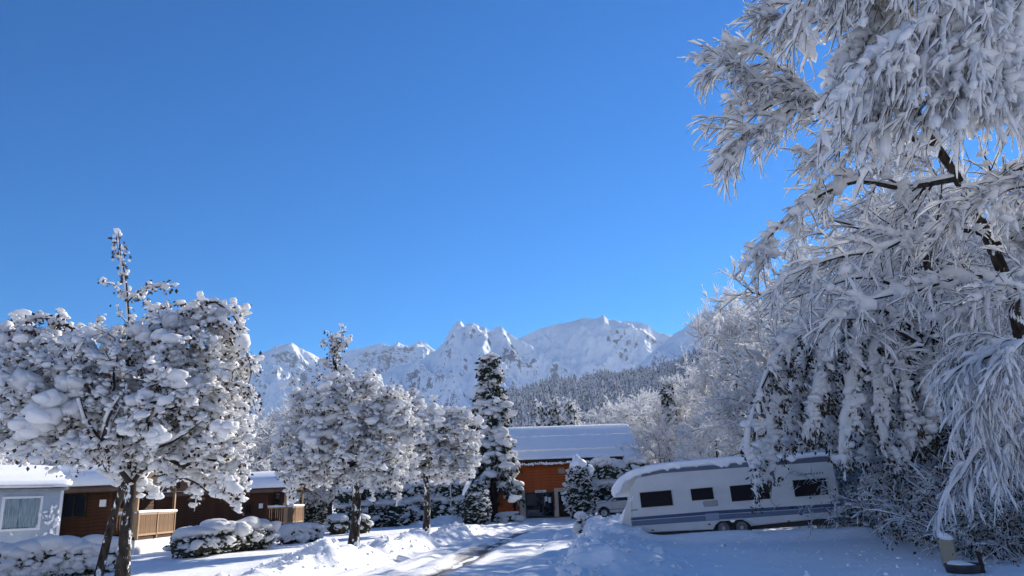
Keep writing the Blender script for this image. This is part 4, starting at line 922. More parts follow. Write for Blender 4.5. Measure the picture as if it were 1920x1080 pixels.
def laden_tree(name, label, px, py, Y, rows, n, seed, leader=None, blob=.10, per=6, pillows=(), trunk_px=None, r_trunk=.15, leafy=3, sub=1, group='snow-laden fruit trees on the lawn', leafmat=None, sprigs=(), snowy=True):
    rng = np.random.RandomState(seed); base = P(px, py, Y); base[2] = -.08
    t = thing(name, label, 'tree', base, group=group)
    E = px_ell(rows, Y); T = in_ellipsoids(E, n, rng, .25)
    trunk = [base] + [P(a, b, Y + c) for a, b, c in trunk_px]
    if leader: T = np.vstack([T] + [P(a, b, Y)[None] for a, b in leader])
    tr, tR, Pb, Rb, nodes, rad = attractor_tree(base, np.array(trunk), T, rng, r_trunk=r_trunk)
    put('trunk', [tube(tr[None], tR[None], 12)], BARK_SNOWY if snowy else BARK, t, base)
    big = Rb[:, 0] > .030
    for k in np.where(big)[0]: put('limb', [tube(Pb[k:k + 1], Rb[k:k + 1], 7)], BARK, t, base)
    ex = [tube(Pb[~big], Rb[~big], 4)]
    tw, twr = spawn(Pb, Rb, 3, rng, (.4, 1), (20, 80), (.15, .60), 4, (0, 0, -.5), .3, .6)
    sn = [snow_tube(Pb, Rb, np.clip(Rb.mean(1) * .9 + .035, 0, .12), rng, 6), snow_tube(tw, twr, .030 + .035 * rng.rand(len(tw)), rng, 4)]
    # lumps of snow held by the dead leaves
    sprig_c = []; q = tw[:, 1:].reshape(-1, 3); k = rng.choice(len(q), n * per, replace=len(q) < n * per); c = q[k] + rng.randn(len(k), 3) * .06
    s = blob * np.exp(np.clip(rng.randn(len(k)), -1.5, 1.4) * .42); s[rng.rand(len(k)) < .05] *= 1.9
    cc_ = c + np.array([0, 0, 1]) * s[:, None] * .35; rr_ = np.stack([s * 1.15, s * 1.15, s * .75], 1); bigb = s > blob * 1.9
    sn.append(blobs(cc_[bigb], rr_[bigb], rng, 1, .34)); sn.append(blobs(cc_[~bigb], rr_[~bigb], rng, 0, .30))
    # smooth cushions where the load has run together, mostly on the upper and outer twigs
    m = int(n * .16); k = rng.choice(len(T), m, p=(lambda w: w / w.sum())(np.exp((T[:, 2] - T[:, 2].mean()) * .5))); s_ = blob * rng.uniform(1.9, 3.6, m)
    sn.append(blobs(T[k] + np.array([-.02, -.08, .06]), np.stack([s_ * 1.2, s_ * 1.1, s_ * .6], 1), rng, 2, .24))
    for (a, b, dY, rx, rz) in pillows:
        cc = P(a, b, Y + dY); m = 16; dd = unit(rng.randn(m, 3)) * rng.rand(m, 1) ** .5
        rs_ = rx * rng.uniform(.30, .62, m); sn.append(blobs(cc + dd * np.array([rx, rx, rz]) * .85, np.stack([rs_, rs_, rs_ * .72], 1), rng, 2, .22))
    for pts, r0, nb in sprigs:
        L = resample([P(a, b, Y + dY) for a, b, dY in pts], 12)[None]; ex.append(tube(L, np.linspace(r0, .008, 12)[None], 5)); sn.append(snow_tube(L, np.full((1, 12), r0), r0 * 1.3, rng, 6))
        k = rng.rand(nb) * 11; i = k.astype(int); f = (k - i)[:, None]; i2 = np.minimum(i + 1, 11); c0 = L[0, i] * (1 - f) + L[0, i2] * f + rng.randn(nb, 3) * np.array([.07, .07, .05]) * (blob / .06)
        s0 = blob * .95 * np.exp(.35 * rng.randn(nb)); sn.append(blobs(c0 + np.array([0, 0, .03]), np.stack([s0, s0, s0 * .8], 1), rng, 0, .3)); sprig_c.append(np.repeat(c0, 2, 0) + rng.randn(nb * 2, 3) * .06)
    put('twigs', ex + [tube(tw, twr, 3)], TWIG, t, base, 'stuff'); put('snow_load', sn, SNOW_FINE, t, base, 'stuff')
    kk = rng.rand(len(c)) < .62; c = c[kk]; s = s[kk]; lc = np.repeat(c, leafy, 0) + rng.randn(len(c) * leafy, 3) * np.array([.85, .85, .7]) * np.repeat(s, leafy)[:, None] - np.array([0, 0, .35]) * np.repeat(s, leafy)[:, None]; lc = np.vstack([lc] + sprig_c)
    put('withered_leaves', [leaves(lc, rng.uniform(.03, .085, len(lc)) * (blob / .05) ** .5, rng)], leafmat or DRYLEAF, t, base, 'stuff')
    return t, base

# --- the big tree at the left
laden_tree('apple_tree', 'big apple tree heaped with snow, a thin bare leader on top, at the left front', 229, 1087, 18.4,
    [(50, 690, 110, 70, .3, 2.2), (110, 745, 120, 90, -.2, 2.1), (240, 690, 120, 72, 0, 2.1), (370, 650, 80, 75, .1, 1.9), (300, 750, 130, 90, -.3, 2.1), (405, 735, 65, 90, .3, 1.7), (395, 835, 65, 75, .1, 1.4), (355, 890, 45, 40, .0, .9), (425, 905, 32, 35, 0, .6), (190, 820, 100, 55, -.4, 1.6), (40, 775, 75, 55, 0, 1.5), (85, 825, 50, 40, .2, .9), (300, 845, 60, 50, -.2, 1.2), (412, 595, 38, 28, 0, .7), (30, 620, 60, 25, .2, .8), (130, 620, 50, 22, 0, .8), (330, 590, 35, 22, 0, .7)],
    720, 101, blob=.054, per=18, sprigs=[([(250, 650, -.3), (320, 600, -.5), (395, 566, -.5), (436, 592, -.4), (466, 640, -.3)], .05, 90), ([(330, 640, -.4), (400, 600, -.7), (450, 640, -.7), (476, 700, -.6)], .05, 70), ([(200, 690, -.3), (140, 620, -.6), (80, 596, -.7), (20, 618, -.7)], .05, 90), ([(120, 660, -.8), (60, 620, -1.1), (5, 640, -1.1)], .045, 60), ([(420, 720, -.3), (465, 730, -.3), (480, 770, -.3)], .03, 40), ([(400, 850, 0), (445, 850, 0), (462, 890, 0)], .03, 36), ([(250, 690, -.9), (300, 640, -1.2), (345, 625, -1.3), (380, 650, -1.3)], .045, 60), ([(243, 620, 0), (240, 570, 0), (236, 525, 0), (226, 475, 0), (222, 432, 0)], .026, 26), ([(230, 520, 0), (232, 490, 0), (234, 470, 0)], .012, 12), ([(226, 490, 0), (216, 470, 0), (212, 452, 0)], .012, 10), ([(238, 560, 0), (215, 535, .2), (192, 530, .3)], .02, 18), ([(240, 565, 0), (270, 542, -.2), (325, 536, -.3)], .022, 34), ([(262, 550, -.2), (275, 570, -.2), (285, 580, -.2)], .012, 12), ([(243, 610, 0), (225, 590, 0), (220, 570, 0)], .012, 4), ([(244, 620, 0), (300, 580, 0), (350, 570, 0)], .02, 22), ([(243, 905, -.1), (215, 868, -.9), (192, 830, -1.5), (165, 790, -1.9), (150, 745, -2.1)], .075, 12), ([(192, 830, -1.5), (205, 780, -2.0), (225, 745, -2.2)], .05, 10), ([(248, 870, -.1), (262, 820, -1.0), (300, 770, -1.8), (330, 740, -2.1)], .06, 14), ([(250, 850, 0), (320, 830, -.9), (380, 790, -1.3)], .05, 14)],
    pillows=[(88, 765, -2.1, .50, .38), (60, 800, -1.9, .36, .28), (45, 720, -1.6, .42, .24), (130, 720, -1.8, .34, .24), (70, 640, -.6, .5, .22), (150, 640, -.8, .42, .2), (405, 590, -.2, .42, .17), (440, 622, 0, .3, .16), (330, 610, -.6, .4, .2), (235, 800, -2.0, .22, .3), (295, 820, -2.0, .24, .22), (420, 800, -1.3, .28, .24), (20, 650, -.6, .5, .22), (270, 620, -.8, .34, .2)],
    trunk_px=[(235, 1010, 0), (243, 940, 0), (247, 870, .05), (243, 780, .1), (240, 690, .1), (244, 610, .05)], r_trunk=.165, leafy=1)
def leaning_stem():
    rng = np.random.RandomState(31); b = P(190, 1022, 21.5); b[2] = -.05; t = thing('leaning_tree', 'leaning snow-streaked trunk crossing behind the big apple tree', 'tree', b)
    pl = resample([b, P(208, 985, 21.3), P(222, 940, 21.0), P(236, 890, 20.6), P(262, 830, 20.2), P(300, 780, 20)], 14)
    put('trunk', [tube(pl[None], np.linspace(.12, .05, 14)[None], 10)], BARK_SNOWY, t, b)
    s, r = spawn(pl[None], np.linspace(.17, .06, 14)[None], 26, rng, (.5, 1), (25, 70), (.7, 1.6), 6, (0, 0, .1), .25, .3); tw, twr = spawn(s, r, 9, rng, (.2, 1), (25, 70), (.2, .5), 4, (0, 0, -.3), .3)
    put('twigs', [tube(s, r, 4), tube(tw, twr, 3)], TWIG, t, b, 'stuff'); c = tw[:, 2] 
    put('snow_load', [snow_tube(s, r, .05, rng), snow_tube(tw, twr, .04, rng), blobs(c, np.stack([.09 + .05 * rng.rand(len(c))] * 3, 1) * np.array([1, 1, .7]), rng, 1, .3)], SNOW_FINE, t, b, 'stuff')
leaning_stem()
laden_tree('apple_tree', 'round-headed snowy tree with a tall plumed leader in the middle of the lawn', 662, 1020, 30.2,
    [(600, 800, 75, 80, 0, 2.0), (680, 770, 90, 60, 0, 2.2), (720, 820, 70, 80, 0, 1.8), (640, 850, 90, 60, -.3, 2), (575, 870, 45, 60, .3, 1.3), (735, 880, 45, 40, .3, 1.2), (630, 740, 28, 30, 0, .7), (560, 850, 40, 50, 0, 1)],
    520, 102, blob=.069, per=15, sprigs=[([(627, 740, 0), (628, 690, 0), (626, 650, 0), (618, 620, 0)], .04, 60), ([(627, 670, 0), (612, 645, 0), (604, 636, 0)], .02, 16), ([(627, 665, 0), (640, 640, 0), (640, 614, 0)], .02, 22), ([(628, 670, 0), (645, 645, 0), (656, 632, 0)], .02, 20), ([(628, 700, 0), (610, 680, 0), (600, 672, 0)], .02, 20), ([(628, 700, 0), (645, 690, .2), (658, 698, .3)], .02, 20), ([(626, 720, 0), (600, 705, 0), (588, 712, 0)], .02, 20), ([(628, 690, .3), (630, 660, .3), (632, 625, .2)], .03, 40)], trunk_px=[(668, 960, 0), (668, 900, 0), (660, 830, 0), (640, 760, 0), (628, 690, 0), (626, 640, 0)], r_trunk=.2, leafy=1)
laden_tree('apple_tree', 'sunlit frosted tree leaning right of the plumed tree, beside the street lamp', 799, 996, 40.5,
    [(790, 810, 60, 60, 0, 2.2), (845, 830, 50, 60, 0, 2), (760, 850, 40, 50, 0, 1.8), (830, 870, 60, 30, 0, 2), (775, 765, 16, 28, 0, .6), (850, 785, 25, 20, 0, .8), (870, 850, 28, 40, 0, 1.3)],
    380, 103, blob=.085, per=14, sprigs=[([(778, 790, 0), (776, 760, 0), (775, 732, 0)], .03, 30), ([(777, 765, 0), (766, 745, 0), (762, 740, 0)], .02, 12), ([(777, 765, 0), (786, 748, 0), (788, 742, 0)], .02, 12), ([(830, 800, 0), (855, 775, 0), (868, 765, 0)], .03, 24)], trunk_px=[(801, 950, 0), (799, 905, 0), (790, 850, 0), (783, 800, 0), (776, 750, 0)], r_trunk=.19, leafy=1)

# --- frosted broadleaf trees behind: fine rime-covered twigs, nothing else
def rime_tree_mesh(seed, H, W, n, seg=5, thick=.045, up=.9, base_h=.16):
    rng = np.random.RandomState(seed); b = np.zeros(3)
    E = [(0, 0, H * .60, W * .5, W * .5, H * .36), (W * .12, 0, H * .78, W * .33, W * .33, H * .2), (-W * .2, .1, H * .45, W * .33, W * .33, H * .24), (W * .24, -.1, H * .42, W * .3, W * .3, H * .24)]
    T = in_ellipsoids(E, n, rng, .3)
    tr, tR, Pb, Rb, nodes, rad = attractor_tree(b, np.array([[0, 0, 0], [.1, 0, H * base_h], [0, .1, H * .4], [.1, 0, H * .75]]), T, rng, step=H * .05, sag=.05, r_trunk=H * .022, r_tip=.014)
    d1, r1 = spawn(Pb, Rb, 5, rng, (.3, 1), (18, 60), (H * .045, H * .12), 5, (0, 0, up * .2), .25, .6, bias=(0, 0, .15))
    d2, r2 = spawn(d1, r1, 5, rng, (.15, 1), (20, 65), (H * .018, H * .055), 4, (0, 0, -.15), .3, .6)
    tm = mesh_of('trunk', [tube(tr[None], tR[None], 9)]); big = Rb[:, 0] > .045
    bm = mesh_of('branches', [tube(Pb, Rb, 4), tube(d1, np.maximum(r1, .008), 3)])
    sm_ = mesh_of('rime', [snow_tube(Pb, Rb, thick * 1.5, rng, 4), snow_tube(d1, r1, thick * 1.15, rng, 4), snow_tube(d2, r2, thick * (.8 + .6 * rng.rand(len(d2))), rng, 3)])
    return tm, bm, sm_
RIME = [rime_tree_mesh(201, 11, 9.5, 210, thick=.042), rime_tree_mesh(202, 12, 7.5, 210, thick=.042), rime_tree_mesh(203, 9, 10, 210, thick=.040)]
def rime_tree(k, loc, s, rz, label, group, name='frosted_tree', sz=None):
    t = thing(name, label, 'tree', loc, rz, group); t.scale = (s, s, sz or s)
    for nm, me, m, kd in zip(('trunk', 'branches', 'rime'), RIME[k], (BARK, TWIG, SNOW_FINE), (None, 'stuff', 'stuff')): obj(nm, None, m, t, kd, me=me)
    return t
def rime_px(k, px, ptop, Y, label, group, wide=1.0, rz=0.0):
    H0 = (11, 12, 9)[k] * .97; b = P(px, 900, Y); b[2] = 0; top = P(px, ptop, Y)[2]; s = top / H0
    return rime_tree(k, b, s * wide, rz, label, group, sz=s)
GB = 'frosted trees behind the lawn and chalets'
rime_px(1, 566, 742, 62, 'frosted tree with rounded pale crown just left of the plumed apple tree', GB, .9)
rime_px(0, 510, 780, 70, 'low frosted tree behind the porch of the mid lawn chalet', GB, 1.0, 1.0)
rime_px(2, 455, 772, 58, 'broad frosted tree right behind the big apple tree crown', GB, 1.0, 2.0)
rime_px(0, 400, 800, 60, 'frosted tree over the roof of the half hidden chalet', GB, .9, 2.6)
rime_px(2, 700, 800, 66, 'wide frosted tree filling the gap behind the plumed apple tree trunk', GB, 1.1, .4)
rime_px(1, 622, 800, 64, 'narrow frosted tree behind the plumed apple tree', GB, 1.1, 3.3)
rime_px(0, 770, 830, 64, 'frosted tree behind the tall lawn hedge', GB, 1.0, 4.0)
rime_px(2, 860, 800, 66, 'frosted tree between the street lamp and the tall fir', GB, .7, 5.0)
rime_px(0, 20, 800, 48, 'frosted tree above the mobile home roof at the far left', GB, 1.0, .7)
rime_px(1, 150, 790, 52, 'frosted tree behind the big apple tree trunk', GB, 1.1, 1.9)
rime_px(2, 290, 800, 55, 'frosted tree behind the first log chalet', GB, 1.1, 2.9)
rime_px(0, -130, 770, 40, 'frosted tree beyond the left end of the mobile home', GB, 1.0, 2.2)
GC = 'frosted trees right of the reception chalet'
rime_px(2, 1130, 765, 84, 'pale frosted tree peeping over the right end of the chalet roof', GC, 1.0, .5)
rime_px(0, 1185, 752, 84, 'frosted tree right behind the gable of the reception chalet', GC, .9, 1.2)
rime_px(1, 1222, 742, 76, 'tall slim frosted tree left of the dark spruce', GC, 1.1, 2.1)
rime_px(0, 1345, 680, 62, 'broad frosted tree behind the caravan roof', GC, .8, 3.0)
rime_px(1, 1296, 722, 66, 'frosted tree standing just right of the dark spruce', GC, 1.0, 4.3)
rime_px(2, 1240, 800, 58, 'low frosted tree between the hedge and the caravan nose', GC, .8, 5.1)
rime_px(2, 1350, 775, 44, 'low spreading frosted tree directly above the caravan roof', GC, .8, .8)
rime_px(1, 1402, 556, 54, 'tall frosted tree with sunlit top left of the bent branches', GC, .66, 1.6)
rime_px(1, 1482, 556, 50, 'tallest frosted tree rising against the sky beside the bent branches', GC, .95, 2.4)
GD = 'frosted woodland on the right'
for k, (px, pt, Y, lab, wd) in enumerate([(1520, 600, 31, 'frosted woodland tree behind the arching snow-bent bough', 1.0), (1610, 540, 30, 'frosted woodland tree seen through the gaps over the caravan rear', .9), (1700, 420, 33, 'frosted woodland tree behind the forked dark trunk', .8), (1810, 350, 32, 'frosted woodland tree behind the leaning main trunk', .8), (1910, 330, 31, 'frosted woodland tree at the right border of the picture', 1.0), (1590, 740, 33, 'low frosted woodland tree just behind the caravan rear', .9), (1720, 700, 31, 'low frosted woodland tree behind the tangled bushes', 1.0), (1850, 650, 28, 'low frosted woodland tree behind the drooping twigs', .9), (2050, 420, 34, 'frosted woodland tree beyond the right border', 1.0), (2250, 380, 34, 'frosted woodland tree well beyond the right border', 1.1)]):
    rime_px(k % 3, px, pt, Y, lab, GD, wd, k * .9)

# --- conifers with drooping snowy boughs
def conifer_mesh(seed, H, Rb, nb, snow=.16, sub=1, leaf=14):
    rng = np.random.RandomState(seed); tr = np.array([[0, 0, 0], [0, 0, H * .5], [.03, 0, H]])
    h = H * (.21 + .78 * np.sort(rng.rand(nb)) ** .85); f = (h / H)
    ln = Rb * (1 - f) ** .95 * rng.uniform(.7, 1.12, nb) + .08; az = np.arange(nb) * 2.399 + rng.rand(nb)
    d = np.stack([np.cos(az), np.sin(az), .25 - .5 * (1 - f) + .1 * rng.randn(nb)], 1); pos = np.stack([0 * h, 0 * h, h], 1)
    B = walk(pos, d, ln, 7, (0, 0, -.95), .06, rng); Br = np.linspace(.035, .008, 7)[None] * (ln / Rb + .2)[:, None]
    S, Sr = spawn(B, Br, 6, rng, (.3, 1), (30, 65), (.25, .6), 4, (0, 0, -.8), .2, .5)
    tm = mesh_of('trunk', [tube(tr[None], np.array([[H * .02, H * .012, .01]]), 9)])
    bm = mesh_of('boughs', [tube(B, Br, 4), tube(S, Sr, 3)])
    q = np.vstack([B[:, 2:].reshape(-1, 3), S[:, 1:].reshape(-1, 3)]); k = rng.choice(len(q), nb * leaf); c = q[k] + rng.randn(len(k), 3) * np.array([.09, .09, .10]) - np.array([0, 0, .09])
    lm = mesh_of('needles', [leaves(c, rng.uniform(.10, .2, len(c)), rng, .8, 2.2)])
    k = rng.choice(len(q), nb * 6); c = q[k] + np.array([0, 0, .03]) + rng.randn(len(k), 3) * .05; s = snow * np.exp(.4 * rng.randn(len(k))) * np.clip((H - c[:, 2]) / (H * .30), .55, 1)
    sm_ = mesh_of('snow_load', [snow_tube(B, Br, np.clip(.06 + ln * .06, .06, .18), rng, 6, flat=.7), snow_tube(S, Sr, .07, rng, 5, flat=.7), blobs(c, np.stack([s, s, s * .62], 1), rng, sub, .3)])
    return tm, bm, lm, sm_
def conifer(meshes, label, loc, s, rz=0, group=None, name='fir_tree'):
    t = thing(name, label, 'tree', loc, rz, group); t.scale = (s[0], s[0], s[1])
    for nm, me, m, kd in zip(('trunk', 'boughs', 'needles', 'snow_load'), meshes, (BARK, TWIG, NEEDLE, SNOW_FINE), (None, 'stuff', 'stuff', 'stuff')): obj(nm, None, m, t, kd, me=me)
    return t
FIR = conifer_mesh(301, 11.5, 2.5, 210, .19, 1, 40); FIR_B = conifer_mesh(302, 10, 2.0, 130, .2, 0, 15)
fb = P(927, 972, 54); fb[2] = 0
ftop = P(930, 664, 54)[2]
conifer(FIR, 'tall dark fir loaded with snow standing left of the red-brown chalet', fb, (ftop / 11.5 * 1.22, ftop / 11.5))
for px, pt, Y, lab in ((1019, 752, 80, 'leftmost of the three small firs above the chalet roof'), (1046, 748, 81, 'middle one of the three small firs above the chalet roof'), (1075, 747, 80, 'rightmost of the three small firs above the chalet roof')):
    b = P(px, 900, Y); b[2] = 0; h = P(px, pt, Y)[2]; conifer(FIR_B, lab, b, (.95, h / 10), px, 'small firs behind the chalet roof')
b = P(1268, 900, 64); b[2] = 0; conifer(FIR, 'dark narrow spruce with snow rising behind the caravan nose', b, (.75, P(1268, 712, 64)[2] / 11.5), 1.2, name='spruce_tree')

# --- hedges and shrubs: dark leafy bodies under lumps and pillows of snow
def shrub(name, label, cat, ells, rng, leaf=.07, nleaf=900, cap=.55, nlump=60, lump=.14, leafmat=None, group=None, cover=.25, capth=.5, flecks=0):
    """ells: rows (x, y, z, rx, ry, rz) in world space, the first gives the base"""
    E = np.asarray(ells, float); base = np.array([E[0, 0], E[0, 1], 0.0]); t = thing(name, label, cat, base, group=group)
    put('branches', [blobs(E[:, :3] - np.array([0, 0, .04]), E[:, 3:] * .80, rng, 2, .10, 0)], leafmat or HEDGE_LEAF, t, base)
    vol = E[:, 3] * E[:, 5]; i = rng.choice(len(E), nleaf, p=vol / vol.sum()); d = unit(rng.randn(nleaf, 3)); d[:, 1] -= .2; c = E[i, :3] + d * E[i, 3:] * rng.uniform(.78, 1.03, (nleaf, 1))
    c = c[c[:, 2] > .03]; put('foliage', [leaves(c, rng.uniform(.6, 1.3, len(c)) * leaf, rng, .1)], leafmat or HEDGE_LEAF, t, base, 'stuff')
    sn = []
    if cap: sn.append(blobs(E[:, :3] + np.array([0, 0, 1]) * E[:, 5:6] * (1 - capth * .35), E[:, 3:] * np.array([.95, .95, capth]), rng, 3, .13, .15))
    i = rng.choice(len(E), nlump, p=vol / vol.sum()); d = unit(rng.randn(nlump, 3)); d[:, 2] = np.abs(d[:, 2]) * 1.0 - cover; d = unit(d)
    s = lump * np.exp(.4 * rng.randn(nlump)); sn.append(blobs(E[i, :3] + d * E[i, 3:] * 1.0, np.stack([s, s, s * .7], 1), rng, 1, .3))
    if flecks:
        i = rng.choice(len(E), flecks, p=vol / vol.sum()); d = unit(rng.randn(flecks, 3)); s = leaf * .55 * np.exp(.35 * rng.randn(flecks)); c = E[i, :3] + d * E[i, 3:] * rng.uniform(.93, 1.06, (flecks, 1)); k = c[:, 2] > .1
        sn.append(blobs(c[k], np.stack([s * 1.5, s * 1.5, s * .6], 1)[k], rng, 0, .3, 1.0))
    put('snow_cover', sn, SNOW_FINE, t, base, 'stuff'); return t
def row(p0, p1, n, r, h, rng, jit=.15, dy=.0):
    """ellipsoids along a ground line between two ground points"""
    out = []
    for k in range(n):
        s = (k + .5) / n; x = p0[0] * (1 - s) + p1[0] * s; y = p0[1] * (1 - s) + p1[1] * s + rng.uniform(-jit, jit) * .5
        hh = h * rng.uniform(.85, 1.12); rr = r * rng.uniform(.85, 1.15); out.append((x, y, hh * .48, rr, rr * .9, hh * .52))
    return out
rg = np.random.RandomState(41)
a, b = G(345, 1046), G(492, 1030)
shrub('hedge', 'long low hedge under rounded cushions of snow in front of the log chalet porch', 'hedge', row(a, b, 7, .66, 1.05, rg), rg, .08, 3200, .5, 190, .12, capth=.5, flecks=700)
a, b = P(-60, 1110, 20.5), P(205, 1050, 23.0)
shrub('hedge', 'snow-buried hedge below the mobile home at the left front corner', 'hedge', row(a, b, 9, .66, .85, rg), rg, .075, 1500, .6, 800, .10, capth=.6, cover=.75, flecks=500)
a, b = G(530, 1023), G(592, 1016)
shrub('shrub', 'low snowy shrub pair below the slatted porch', 'shrub', row(a, b, 3, .55, .8, rg), rg, .075, 700, .5, 110, .13, capth=.55, cover=.4, flecks=200)
a = G(633, 1003)
shrub('shrub', 'round shrub with a smooth white cap behind the plumed tree trunk', 'shrub', [(a[0], a[1], .45, .62, .6, .5)], rg, .08, 500, .5, 16, .1, capth=.5)
a = G(662, 1003); shrub('shrub', 'small dark shrub right beside the plumed tree trunk', 'shrub', [(a[0] + .4, a[1] + .5, .42, .42, .45, .48)], rg, .08, 400, .5, 20, .1, capth=.4)
# rounded yew with a snow stripe on its shoulder, and the tall hedge behind the lawn
c = G(585, 985); E = [(c[0], c[1], 1.25, 1.35, 1.2, 1.3), (c[0] - .9, c[1] + .3, .9, .9, 1.0, 1.1), (c[0] + .75, c[1] + .1, 1.0, .8, .9, 1.15)]
t = shrub('yew_bush', 'dark rounded evergreen bush with a white stripe of snow down its right side', 'bush', E, rg, .12, 3400, 0, 90, .10, NEEDLE, cover=.1, flecks=900)
pl = resample([P(606, 915, c[1] - .9), P(614, 925, c[1] - 1.0), P(620, 945, c[1] - 1.0), P(622, 962, c[1] - .9)], 14); put('snow_stripe', [snow_tube(pl[None], np.full((1, 14), .05), .17, rg, 8)], SNOW, t, np.array([E[0][0], E[0][1], 0]))
def tall_hedge(label, p0, p1, n, h, r, seed, nl, nf, group=None, m=None):
    g = np.random.RandomState(seed); out = []
    for k in range(n):
        s = (k + .5) / n; x = p0[0] * (1 - s) + p1[0] * s; y = p0[1] * (1 - s) + p1[1] * s + g.uniform(-.2, .2); hh = h * g.uniform(.9, 1.1)
        out += [(x, y, hh * .3, r, r * .8, hh * .34), (x + g.uniform(-.2, .2), y, hh * .72, r * .8, r * .65, hh * .3)]
    return shrub('evergreen_hedge', label, 'hedge', out, g, .14, nl, .3, n * 16, .16, m or NEEDLE, group, cover=.35, capth=.3, flecks=nf)
tall_hedge('tall dark evergreen hedge speckled with snow behind the lawn', P(640, 980, 51), P(872, 975, 53), 13, 2.75, .95, 51, 7000, 3000)
c = P(893, 972, 50.5); E = [(c[0], c[1], .9, .95, .9, 1.0), (c[0] + .1, c[1], 1.75, .6, .6, .9)]
t = shrub('yew_bush', 'dark cone-shaped evergreen bush with slanting snow right of the street lamp', 'bush', E, rg, .13, 2600, 0, 60, .12, NEEDLE, cover=.1, flecks=700)
pl = resample([P(886, 900, c[1] - .7), P(878, 915, c[1] - .9), P(870, 930, c[1] - 1.0)], 10); put('snow_stripe', [snow_tube(pl[None], np.full((1, 10), .05), .2, rg, 8)], SNOW, t, np.array([E[0][0], E[0][1], 0]))
tall_hedge('square-topped snowy hedge between the chalet door and the caravan', P(1080, 965, 53.5), P(1215, 960, 54), 7, 3.5, .95, 52, 4000, 2400)
c = P(1090, 968, 51.5); shrub('thuja_bush', 'cone-shaped bush with a thick white hood in front of the chalet door', 'bush', [(c[0], c[1], 1.2, .95, .9, 1.3), (c[0], c[1], 2.5, .75, .7, 1.1)], rg, .14, 2600, 0, 40, .16, NEEDLE, cover=.2, flecks=900)
o = bpy.data.objects['thuja_bush']; put('snow_hood', [blobs([(c[0], c[1], 3.3), (c[0] + .75, c[1], 3.1), (c[0] - .1, c[1], 3.75)], [[.62, .6, .62], [.3, .3, .36], [.3, .3, .4]], rg, 3, .12)], SNOW, o, np.array([c[0], c[1], 0]))
c = G(955, 978); shrub('shrub', 'low snow-covered shrub at the left corner of the red-brown chalet', 'shrub', [(c[0], c[1], .25, .7, .4, .32), (c[0] - .5, c[1], .22, .4, .4, .3)], rg, .09, 500, .4, 50, .14, capth=.5, cover=.4)
c = G(1092, 1002); shrub('snowy_plant', 'snow-clotted little plant on the bank before the caravan', 'shrub', [(c[0], c[1], .35, .18, .18, .42)], rg, .06, 200, 0, 34, .10, cover=.4)

